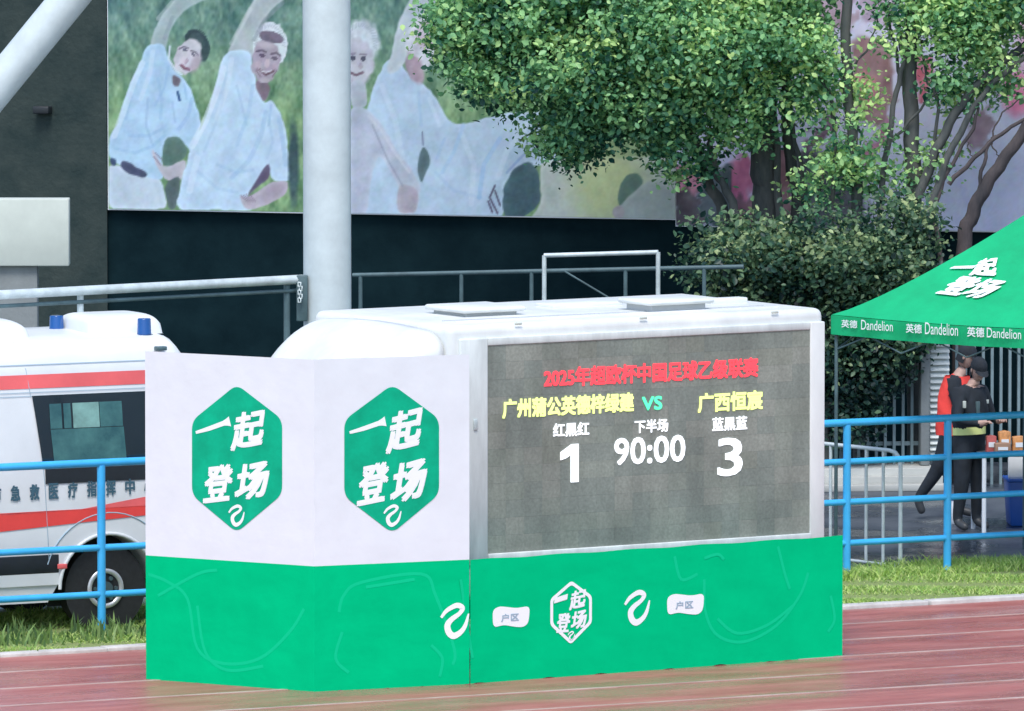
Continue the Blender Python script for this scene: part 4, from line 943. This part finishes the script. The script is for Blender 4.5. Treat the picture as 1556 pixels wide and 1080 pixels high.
# ------------------------------------------------------------------ steps, bars and louvre behind the tent
stw = thing('stone_steps', 'pale stone steps below the iron bars behind the crowd barrier', 'steps', Fr(P(1270, 700, 89.3), math.radians(6)))
SFm = Fr(P(1270, 700, 89.3), math.radians(6))
for k in range(3):
    MB().box(-.6, 1.16 - .05 * k, .14 * k, .14 * k + .138 if k < 2 else 1.0, 0, .07 * (k + 1)).build('step', M['stone'], stw, bevel=.008)
bf = thing('iron_bar_fence', 'tall grey iron bar fence standing behind the tent', 'fence', SFm)
ZB = .212
for k in range(44):
    x = SFm.on(1318 + 13.5 * (k - 5), 640, .7)[0]; px = 1318 + 13.5 * (k - 5)
    if 1395 < px < 1442: continue
    MB().box(x - .014, x + .014, .68, .72, ZB if px < 1400 else 0, 1.55).build('bar', M['bar'], bf)
x0 = SFm.on(1240, 640, .7)[0]; x1 = SFm.on(1850, 640, .7)[0]
MB().box(x0, x1, .721, .75, .4, .44).build('crossbar', M['bar'], bf); MB().box(x0, x1, .721, .75, 1.42, 1.46).build('crossbar', M['bar'], bf)
lv = thing('louvre_shutter', 'white louvred shutter panel behind the person in the red vest', 'shutter', SFm)
x0 = SFm.on(1413, 600, .6)[0]; x1 = SFm.on(1442, 600, .6)[0]; xp0 = SFm.on(1397, 600, .6)[0]; xp1 = SFm.on(1411, 600, .6)[0]
MB().box(xp0, xp1, .5, .66, 0.213, 1.56).build('pier', M['greypost'], lv, bevel=.01)
for k in range(20):
    z = .30 + k * .062; MB().add([(x0, .56, z), (x1, .56, z), (x1, .62, z + .055), (x0, .62, z + .055), (x0, .565, z - .008), (x1, .565, z - .008), (x1, .625, z + .047), (x0, .625, z + .047)], [(0, 1, 2, 3), (4, 7, 6, 5), (0, 4, 5, 1), (3, 2, 6, 7), (0, 3, 7, 4), (1, 5, 6, 2)]).build('slat', M['louver'], lv)
MB().box(x0, x1, .63, .66, .213, 1.56).build('back_panel', M['greypost'], lv)

# ------------------------------------------------------------------ trees and hedge
def leaves_mesh(name, blobs, D, size, per=34, cr=.20, cols=None, droop=0.0, keep=None):
    """blobs: (cx, cy, rx, ry, depth_radius, clumps, tone)"""
    C_, T_ = [], []
    for (cx, cy, rx, ry, dr, nc, tone) in blobs:
        c = P(cx, cy, D); k = F / D
        a = rng.normal(size=(nc, 3)); a /= np.linalg.norm(a, axis=1)[:, None]; a *= rng.random((nc, 1)) ** .42
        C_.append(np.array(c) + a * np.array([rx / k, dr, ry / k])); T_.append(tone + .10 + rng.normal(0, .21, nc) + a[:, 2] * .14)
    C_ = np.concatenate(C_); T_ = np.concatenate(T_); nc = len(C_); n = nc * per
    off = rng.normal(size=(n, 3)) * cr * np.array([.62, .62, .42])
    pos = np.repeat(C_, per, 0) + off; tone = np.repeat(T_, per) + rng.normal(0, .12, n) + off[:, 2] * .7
    # leaf frame: normal mostly up and outward, random axis
    nrm = rng.normal(size=(n, 3)) * .75 + np.array([0, -.35, .75]) + off * 1.0; nrm /= np.linalg.norm(nrm, axis=1)[:, None]
    ax_ = rng.normal(size=(n, 3)); ax_[:, 2] -= droop; ax_ -= nrm * (ax_ * nrm).sum(1)[:, None]; ax_ /= np.linalg.norm(ax_, axis=1)[:, None]
    bx_ = np.cross(nrm, ax_); L = size * (.5 + .85 * rng.random(n) ** 1.3)[:, None]; Wd = L * .30
    V = np.zeros((n, 6, 3)); fold = nrm * Wd * .35
    V[:, 0] = pos - ax_ * L * .5; V[:, 1] = pos - ax_ * L * .12 + bx_ * Wd + fold; V[:, 2] = pos + ax_ * L * .22 + bx_ * Wd * .85 + fold
    V[:, 3] = pos + ax_ * L * .5; V[:, 4] = pos + ax_ * L * .22 - bx_ * Wd * .85 + fold; V[:, 5] = pos - ax_ * L * .12 - bx_ * Wd + fold
    me = bpy.data.meshes.new(name); idx = np.arange(n)[:, None] * 6
    q = np.concatenate([idx + np.array([0, 1, 2, 3]), idx + np.array([0, 3, 4, 5])], 1).reshape(-1, 4)
    me.vertices.add(6 * n); me.vertices.foreach_set('co', V.ravel()); me.loops.add(q.size); me.loops.foreach_set('vertex_index', q.ravel())
    me.polygons.add(len(q)); me.polygons.foreach_set('loop_start', np.arange(len(q)) * 4); me.update(calc_edges=True)
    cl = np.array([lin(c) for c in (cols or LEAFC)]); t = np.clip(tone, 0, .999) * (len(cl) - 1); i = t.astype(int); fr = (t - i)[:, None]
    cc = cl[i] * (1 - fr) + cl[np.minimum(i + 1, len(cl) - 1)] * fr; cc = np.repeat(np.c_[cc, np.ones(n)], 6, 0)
    at = me.attributes.new('Col', 'FLOAT_COLOR', 'POINT'); at.data.foreach_set('color', cc.ravel().astype(np.float32))
    return me
LEAFC = [(30, 80, 70), (66, 126, 94), (116, 172, 120), (160, 208, 138), (206, 236, 152)]
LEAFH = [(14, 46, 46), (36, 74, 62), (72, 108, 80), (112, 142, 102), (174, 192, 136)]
def tree(label, base, D, stems, blobs, size, per=34, cols=None, barkm='bark', group=None, name='tree', cr=.2):
    t = thing(name, label, 'tree', loc=(base.x, base.y, 0), group=group)
    for (pts, r0, r1) in stems:
        w = [P(x, y, D + (d[0] if d else 0)) for x, y, *d in pts]
        if pts[0][1] >= 600: w[0].z = 0
        ps = spline([v for v in w], 5); n = len(ps)
        ps = [p + Vector((math.sin(i * 1.7 + r0 * 50), 0, 0)) * .012 for i, p in enumerate(ps)]
        MB().tube([p - t.location for p in ps], [r0 + (r1 - r0) * i / (n - 1) for i in range(n)], 9).build('trunk' if r0 > .07 else 'limb', M[barkm], t)
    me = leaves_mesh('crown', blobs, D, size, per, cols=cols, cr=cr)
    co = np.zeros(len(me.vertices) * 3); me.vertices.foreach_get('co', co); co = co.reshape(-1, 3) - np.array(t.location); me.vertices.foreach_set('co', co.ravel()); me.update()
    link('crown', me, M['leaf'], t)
    return t
DA = 91.2
bA = [(760, 10, 100, 85, .8, 90, .45), (850, 90, 120, 90, .9, 150, .45), (722, 105, 45, 50, .5, 30, .5), (960, 60, 120, 110, 1.0, 180, .5), (930, 165, 95, 50, .7, 80, .42),
      (1060, 60, 100, 105, .9, 150, .55), (1035, 170, 85, 50, .7, 60, .45), (1150, 50, 80, 85, .8, 90, .5), (706, 30, 48, 46, .5, 36, .55), (820, -10, 110, 60, .6, 80, .5),
      (868, 190, 60, 32, .4, 24, .42), (822, 218, 24, 14, .3, 5, .4), (1000, 218, 40, 22, .4, 10, .42), (1225, 30, 40, 70, .5, 26, .5), (668, 60, 18, 44, .3, 6, .5), (1130, 155, 45, 40, .5, 16, .45), (1180, 130, 40, 30, .4, 10, .5),
      (1045, 20, 60, 26, .3, 26, 1.0), (925, 25, 26, 20, .2, 8, .95), (780, 60, 44, 34, .4, 18, .65), (1000, 100, 60, 26, .3, 14, .75), (900, -120, 260, 100, 1.0, 200, .5), (1150, -120, 150, 100, 1.0, 120, .5), (880, 243, 26, 8, .2, 4, .2), (1065, 240, 24, 26, .3, 5, .42), (760, 150, 30, 16, .3, 5, .4), (1140, 205, 60, 30, .4, 10, .5), (1240, 130, 50, 70, .5, 20, .6), (1030, 262, 40, 16, .3, 5, .45), (880, 225, 50, 16, .3, 8, .4)]
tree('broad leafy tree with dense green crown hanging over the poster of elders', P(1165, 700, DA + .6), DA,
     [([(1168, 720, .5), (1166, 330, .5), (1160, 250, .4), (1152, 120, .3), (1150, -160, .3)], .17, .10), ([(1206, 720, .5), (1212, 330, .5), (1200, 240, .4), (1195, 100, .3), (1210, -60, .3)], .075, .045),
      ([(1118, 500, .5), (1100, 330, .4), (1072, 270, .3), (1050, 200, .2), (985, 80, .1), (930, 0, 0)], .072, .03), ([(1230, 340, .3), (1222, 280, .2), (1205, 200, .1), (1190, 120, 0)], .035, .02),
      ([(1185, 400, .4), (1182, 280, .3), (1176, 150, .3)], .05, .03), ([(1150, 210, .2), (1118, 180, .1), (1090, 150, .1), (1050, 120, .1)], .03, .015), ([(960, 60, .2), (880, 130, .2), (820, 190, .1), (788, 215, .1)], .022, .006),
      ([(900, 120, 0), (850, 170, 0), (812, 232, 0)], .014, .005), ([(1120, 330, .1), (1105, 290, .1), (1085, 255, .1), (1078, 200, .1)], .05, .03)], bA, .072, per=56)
bB = [(1475, 30, 75, 60, .6, 80, .6), (1500, 90, 45, 26, .4, 18, .65), (1440, 120, 36, 34, .4, 16, .5), (1530, 0, 50, 50, .5, 40, .5), (1345, 0, 26, 24, .4, 6, .5), (1395, 20, 22, 30, .4, 6, .5), (1262, 225, 40, 34, .5, 10, .5),
      (1300, 200, 20, 20, .4, 2, .5), (1235, 290, 40, 26, .4, 7, .4), (1462, 10, 70, 40, .4, 40, .7), (1255, 110, 30, 50, .5, 9, .55), (1470, 158, 18, 10, .3, 4, .6), (1600, -60, 150, 90, .8, 110, .5), (1400, -140, 150, 60, .8, 90, .5), (1320, 262, 30, 18, .4, 4, .4), (1240, 60, 30, 40, .4, 9, .55), (1215, 150, 26, 40, .4, 6, .5), (1330, 160, 50, 60, .5, 9, .62), (1290, 250, 60, 40, .4, 13, .55), (1420, 250, 50, 40, .4, 8, .5), (1370, 60, 50, 50, .5, 12, .6), (1520, 130, 40, 24, .3, 9, .6), (1350, 290, 60, 24, .3, 8, .5)]
DB = 90.9
tree('slender dark trunked tree with sparse leaves in front of the pink poster', P(1388, 700, DB), DB,
     [([(1392, 720, 0), (1390, 420, 0), (1387, 240, 0), (1383, 110, 0), (1392, -120, 0)], .10, .065), ([(1306, 720, 0), (1303, 330, 0), (1294, 200, 0), (1286, 80, 0), (1290, -100, 0)], .062, .05),
      ([(1330, 420, -.1), (1342, 270, -.1), (1362, 140, -.1), (1372, 90, -.1), (1360, 20, 0)], .035, .02), ([(1395, 300, -.2), (1422, 230, -.2), (1460, 160, -.2), (1505, 110, -.2), (1570, 60, -.2)], .055, .04),
      ([(1406, 340, -.3), (1440, 240, -.3), (1488, 152, -.3), (1530, 108, -.3), (1600, 60, -.3)], .042, .022), ([(1354, 215, -.1), (1376, 192, -.1), (1412, 150, -.2), (1440, 128, -.2)], .018, .010), ([(1420, 240, -.1), (1424, 150, -.1), (1408, 120, 0), (1400, 60, 0)], .02, .01),
      ([(1262, 400, 0), (1268, 190, 0), (1250, 120, 0), (1232, 60, 0)], .025, .012), ([(1296, 100, 0), (1320, 70, 0), (1336, 20, 0)], .014, .006), ([(1370, 130, 0), (1358, 60, 0), (1340, -20, 0)], .02, .01), ([(1240, 330, .1), (1250, 260, .1), (1262, 230, .1)], .02, .01)], bB, .070, per=46)
DC = 90.6
tree('bare reddish branched tree leaning right above the canopy tent', P(1465, 700, DC), DC,
     [([(1455, 720, 0), (1462, 400, 0), (1478, 325, 0), (1505, 272, 0), (1540, 222, 0), (1600, 130, 0), (1640, 40, 0)], .085, .05), ([(1484, 318, 0), (1490, 270, 0), (1502, 222, 0), (1512, 206, 0)], .026, .012),
      ([(1440, 280, 0), (1475, 246, 0), (1512, 210, 0), (1560, 178, 0), (1640, 120, 0)], .026, .016), ([(1506, 212, 0), (1520, 176, 0), (1548, 152, 0), (1580, 130, 0)], .010, .005), ([(1470, 215, 0), (1474, 232, 0), (1480, 240, 0)], .008, .004), ([(1505, 215, 0), (1514, 232, 0), (1522, 240, 0)], .009, .004), ([(1441, 440, 0), (1420, 330, 0), (1440, 262, 0), (1478, 195, 0), (1486, 160, 0)], .028, .014)],
     [(1640, 20, 70, 60, .5, 60, .5), (1600, 120, 16, 20, .2, 3, .5)], .098, barkm='bark_red')
DH = 88.7
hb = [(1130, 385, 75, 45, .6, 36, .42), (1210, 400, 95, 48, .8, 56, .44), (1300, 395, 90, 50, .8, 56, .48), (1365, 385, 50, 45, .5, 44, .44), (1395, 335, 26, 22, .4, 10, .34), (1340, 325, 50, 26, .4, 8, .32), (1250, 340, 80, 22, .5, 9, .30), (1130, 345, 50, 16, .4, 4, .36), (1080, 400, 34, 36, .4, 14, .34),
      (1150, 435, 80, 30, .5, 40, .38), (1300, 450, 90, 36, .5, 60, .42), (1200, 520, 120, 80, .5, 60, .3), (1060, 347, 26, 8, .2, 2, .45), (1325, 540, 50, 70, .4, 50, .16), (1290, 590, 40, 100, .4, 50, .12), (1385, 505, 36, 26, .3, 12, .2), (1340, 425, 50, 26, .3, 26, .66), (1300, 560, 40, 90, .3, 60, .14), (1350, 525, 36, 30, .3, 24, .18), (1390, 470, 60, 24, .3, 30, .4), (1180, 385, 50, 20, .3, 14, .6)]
t = tree('large dark green shrub behind the truck and left of the canopy', P(1250, 640, DH + 1.2), DH + 1.2,
     [([(1230 + k * 28, 720), (1225 + k * 30, 500), (1215 + k * 36, 380)], .04, .015) for k in range(-2, 3)], hb, .070, per=50, cols=LEAFH, name='shrub')
t['category'] = 'shrub'

# ------------------------------------------------------------------ people
def skin_mesh(verts, edges, radii, root=0, sub=2):
    me = bpy.data.meshes.new('s'); me.from_pydata([tuple(v) for v in verts], edges, []); o = bpy.data.objects.new('s', me); COL.objects.link(o)
    o.modifiers.new('k', 'SKIN'); 
    for i, d in enumerate(me.skin_vertices[0].data): d.radius = (radii[i], radii[i]) if not isinstance(radii[i], tuple) else radii[i]; d.use_root = (i == root)
    m_ = o.modifiers.new('u', 'SUBSURF'); m_.levels = sub; m_.render_levels = sub
    bpy.context.view_layer.update()
    r = bpy.data.meshes.new_from_object(o.evaluated_get(bpy.context.evaluated_depsgraph_get())); bpy.data.objects.remove(o); return r
def person(label, origin, yaw, J, mats_, skin_parts, cap_dir, vest=None, belt=None):
    t = thing('person', label, 'person', loc=origin, yaw=yaw)
    names = list(J); V = [Vector(J[n_][0]) for n_ in names]; R = [J[n_][1] for n_ in names]
    E_ = [('pelvis', 'waist'), ('waist', 'chest'), ('chest', 'neckb'), ('neckb', 'neck'), ('pelvis', 'hipL'), ('pelvis', 'hipR'), ('hipL', 'kneeL'), ('hipR', 'kneeR'), ('kneeL', 'ankL'), ('kneeR', 'ankR'), ('ankL', 'toeL'), ('ankR', 'toeR'),
          ('chest', 'shL'), ('chest', 'shR'), ('shL', 'elL'), ('shR', 'elR'), ('elL', 'wrL'), ('elR', 'wrR'), ('wrL', 'haL'), ('wrR', 'haR')]
    me = skin_mesh(V, [(names.index(a), names.index(b_)) for a, b_ in E_], R, names.index('pelvis'))
    bm = bmesh.new(); bm.from_mesh(me)
    base_n = len(bm.verts)
    # head joined to the body
    hd = Vector(J['head'][0]); hq = Matrix.Rotation(J['head'][2], 4, 'Z') @ Matrix.Rotation(J['head'][3], 4, 'Y')
    def addb(fn_):
        before = set(bm.verts); fn_(); return [v for v in bm.verts if v not in before]
    vs = addb(lambda: bmesh.ops.create_uvsphere(bm, u_segments=20, v_segments=14, radius=1))
    for v in vs:
        x, y, z = v.co; jaw = .80 + .20 * min(1, (z + 1) * 1.0)
        v.co = hd + hq @ Vector((x * .095 * (1.0 if x < 0 else .95), y * .076 * jaw, z * .118 - (.012 if x > .3 and z < -.4 else 0)))
    def blob(c, r):
        vs = addb(lambda: bmesh.ops.create_uvsphere(bm, u_segments=8, v_segments=6, radius=1))
        for v in vs: v.co = hd + hq @ (Vector(c) + Vector((v.co.x * r[0], v.co.y * r[1], v.co.z * r[2])))
    blob((.092, 0, -.012), (.022, .014, .024)); blob((0, .078, -.005), (.018, .010, .03)); blob((0, -.078, -.005), (.018, .010, .03)); blob((.085, 0, -.055), (.010, .024, .008))
    # fingers
    for s in 'LR':
        h = Vector(J['ha' + s][0]); w = Vector(J['wr' + s][0]); d = (h - w).normalized(); sd2 = d.cross(Vector((0, 0, 1))).normalized(); up = sd2.cross(d)
        for k in range(5):
            L = (.05, .062, .07, .064, .05)[k]; o_ = (k - 2) * .017
            a = h + sd2 * o_ - d * .02; 
            if k == 0: a = w + d * .03 + sd2 * -.03; pts_ = [a, a + (d - sd2 * .8) * .035, a + (d - sd2 * .3 - up * .4) * .06]
            else: pts_ = [a, a + d * L * .55, a + d * L * .85 - up * L * .4]
            m2 = MB().tube(pts_, [.010, .009, .007], 6).mesh('f'); bm.from_mesh(m2)
    bm.to_mesh(me); bm.free()
    for m_ in mats_: me.materials.append(m_)
    segs = [(a, b_, skin_parts.get(b_, 0)) for a, b_ in E_]
    for i, p in enumerate(me.polygons):
        c = p.center; best = 9; k = 0
        for a, b_, mi in segs:
            A_, B_ = Vector(J[a][0]), Vector(J[b_][0]); u = max(0, min(1, (c - A_).dot(B_ - A_) / max(1e-9, (B_ - A_).length_squared))); d = (c - A_ - (B_ - A_) * u).length
            if d < best: best = d; k = mi
        if (c - hd).length < .135: k = 1
        if min((c - Vector(J['haL'][0])).length, (c - Vector(J['haR'][0])).length) < .10: k = 1
        p.material_index = k; p.use_smooth = True
    body = link('body', me, None, t)
    # hair and cap
    def cap(u, v):
        a = 2 * math.pi * u; e = math.pi / 2 * v
        return tuple(hd + hq @ Vector((.103 * math.cos(a) * math.cos(e) - .004, .088 * math.sin(a) * math.cos(e), .028 + .105 * math.sin(e))))
    def hair(u, v):
        a = math.pi * (.45 + 1.1 * u); z = -.07 + .11 * v; return tuple(hd + hq @ Vector((.100 * math.cos(a), .084 * math.sin(a), z)))
    MB().grid(hair, 14, 4).build('hair', M['hair'], t)
    cp_ = MB().grid(cap, 20, 7).build('cap', M['cloth_black'], t)
    MB().grid(lambda u, v: tuple(hd + hq @ Vector((.085 + .085 * v * math.sin(math.pi * u) ** .6 if 0 < u < 1 else .075, .075 * (u * 2 - 1), .035 - .02 * v))), 10, 4).build('brim', M['cloth_black'], cp_)
    return t
# second figure: black uniform, nearer, facing right, working with both hands
PY = 84.2
# scale: 1 m = F/PY px ; feet at y ~ 803
def pfeet(px, py): return G(px, py)
o2 = pfeet(1472, 806); k2 = F / o2.y
hgt = .96
J2 = {'pelvis': ((0, 0, .92), .145), 'waist': ((.0, 0, 1.08), .135), 'chest': ((.02, 0, 1.30), (.16, .15)), 'neckb': ((.05, 0, 1.45), .075), 'neck': ((.09, 0, 1.53), .055), 'head': ((.12, 0, 1.61), 0, math.radians(-25), math.radians(28)),
      'hipL': ((0, .10, .86), .12), 'hipR': ((0, -.10, .86), .12), 'kneeL': ((.04, .11, .48), .085), 'kneeR': ((.0, -.12, .48), .085), 'ankL': ((.0, .12, .09), .052), 'ankR': ((-.05, -.14, .09), .052), 'toeL': ((.17, .13, .04), .042), 'toeR': ((.12, -.18, .04), .042),
      'shL': ((.04, .19, 1.38), .075), 'shR': ((.03, -.19, 1.38), .075), 'elL': ((.10, .26, 1.12), .055), 'elR': ((.06, -.28, 1.12), .055), 'wrL': ((.30, .12, 1.10), .036), 'wrR': ((.27, -.16, 1.09), .036), 'haL': ((.37, .08, 1.12), .030), 'haR': ((.34, -.12, 1.11), .030)}
body_m = [M['cloth_black'], M['skin'], M['shoe'], M['cloth_red']]
sp2 = {'neck': 1, 'haL': 1, 'haR': 1, 'toeL': 2, 'toeR': 2}
p2 = person('person in black uniform and cap with a yellow waist band, hands raised in front', o2, math.radians(-42), J2, body_m, sp2, 0)
p2.scale = (.93, .88, .965)
bt = MB()
for z, r_ in ((.985, .0),):
    def fnb(u, v): a = 2 * math.pi * u; return (.155 * math.cos(a) * 1.06, .190 * math.sin(a) * 1.02, .96 + .075 * v + .01 * math.cos(a))
    bt.grid(fnb, 28, 2)
bt.build('waist_band', M['belt_yellow'], p2)
MB().box(.10, .135, -.245, -.225, 1.24, 1.31).build('arm_patch', M['beige'], p2, bevel=.004)
MB().box(.155, .185, -.10, -.05, 1.18, 1.30).build('radio', M['galv_dark'], p2, bevel=.006)
MB().box(.172, .186, .03, .10, 1.27, 1.31).build('name_patch', M['beige'], p2, bevel=.004)
def fnj(u, v):
    a = 2 * math.pi * u; z = 1.0 + .42 * v; w = (.150 + .035 * math.sin(math.pi * v) ** .8); return ((w * .98) * math.cos(a) + .02 * v + .01 * math.sin(a * 5 + z * 20), w * 1.22 * math.sin(a) * (1 - .18 * v), z)
MB().grid(fnj, 30, 10).build('jacket', M['cloth_black'], p2)
o1 = pfeet(1446, 788)
J1 = {'pelvis': ((0, 0, .92), .14), 'waist': ((.0, 0, 1.08), .13), 'chest': ((.03, 0, 1.32), (.155, .15)), 'neckb': ((.07, 0, 1.46), .07), 'neck': ((.12, 0, 1.56), .052), 'head': ((.15, 0, 1.66), 0, math.radians(-10), math.radians(22)),
      'hipL': ((0, .10, .86), .115), 'hipR': ((0, -.10, .86), .115), 'kneeL': ((.08, .11, .48), .082), 'kneeR': ((-.13, -.10, .50), .08), 'ankL': ((.05, .12, .09), .05), 'ankR': ((-.34, -.10, .20), .05), 'toeL': ((.22, .13, .04), .042), 'toeR': ((-.28, -.10, .05), .042),
      'shL': ((.05, .19, 1.40), .072), 'shR': ((.04, -.19, 1.40), .072), 'elL': ((.12, .26, 1.13), .052), 'elR': ((.10, -.24, 1.12), .052), 'wrL': ((.32, .14, 1.08), .035), 'wrR': ((.31, -.14, 1.05), .035), 'haL': ((.39, .10, 1.09), .03), 'haR': ((.38, -.11, 1.06), .03)}
p1 = person('person in red vest and black cap stepping forward behind the uniformed person', o1, math.radians(-12), J1, body_m, dict(sp2, chest=3, neckb=3), 0)
p1.scale = (.95, .92, .955)
def fnv(u, v):
    a = 2 * math.pi * u; z = .86 + .60 * v; w = .158 + .03 * math.sin(math.pi * v) ** .8 - .03 * v; return (w * 1.0 * math.cos(a) + .045 * v + .008 * math.sin(a * 4 + z * 18), w * 1.25 * math.sin(a) * (1 - .15 * v), z)
MB().grid(fnv, 30, 12).build('vest', M['cloth_red'], p1)

# ------------------------------------------------------------------ table, goods, bin, can
TO = G(1496, 812); TBF = Fr(TO, math.radians(8))
tb = thing('folding_table', 'grey folding table with white legs under the canopy', 'table', TBF)
zt_ = TBF.on(1500, 690)[1]
MB().box(-.02, 1.3, 0, .6, zt_ - .03, zt_).build('table_top', M['table_top'], tb, bevel=.006)
for x, y in ((.0, .03), (.0, .57), (1.26, .03), (1.26, .57)): MB().tube([(x, y, 0), (x, y, zt_ - .03)], .022, 8).build('leg', M['white_plastic'], tb)
gi = 0
for x, w_, h_, m_, lab in ((.04, .10, .16, 'redbox', 'red packet at the left end of the table'), (.16, .12, .20, 'orange', 'orange snack bag standing on the table beside the red packet'), (.29, .16, .15, 'orange', 'wide orange packet lying right of the snack bag'), (.10, .16, .10, 'brown', 'low brown carton in front of the packets')):
    t = thing('packet', lab, 'packet', loc=TBF.wld(x, .12 if m_ != 'brown' else .02, zt_), yaw=TBF.yaw)
    MB().prism([(0, 0), (w_, 0), (w_ * .96, h_ * .5), (w_ * .98, h_), (w_ * .5, h_ * 1.06), (w_ * .03, h_), (w_ * .05, h_ * .5)], 0, .08).build('pack', M[m_], t, bevel=.008)
    MB().box(w_ * .2, w_ * .8, -.004, .0, h_ * .35, h_ * .65).build('printed_patch', M['white_plastic'], t)
BO = G(1532, 800); BFr = Fr(BO, math.radians(4)); bx = thing('blue_bin', 'blue plastic bin with a white board on it at the right edge', 'bin', BFr)
zz1 = BFr.on(1540, 728)[1]; zz2 = BFr.on(1540, 682)[1]
MB().prism([(.03, 0), (.47, 0), (.5, zz1), (0, zz1)], 0, .4).build('tub', M['bluebin'], bx, bevel=.015)
MB().box(-.01, .51, -.02, .42, zz1 - .03, zz1 + .001).build('rim', M['bluebin'], bx, bevel=.01)
MB().box(.0, .5, .02, .05, zz1 + .003, zz2).build('board', M['white_plastic'], bx, bevel=.02)
wj = thing('white_jug', 'white plastic jug on the wet ground at the people\'s feet', 'jug', loc=G(1448, 796))
k = F / 80
MB().tube([(0, 0, 0), (0, 0, .02), (0, 0, .17), (0, 0, .2), (0, 0, .23)], [.05, .06, .06, .03, .028], 14).build('jug_body', M['white_plastic'], wj)
MB().tube([(.0, 0, .23), (0, 0, .25)], .032, 12).build('lid', M['bluebin'], wj)
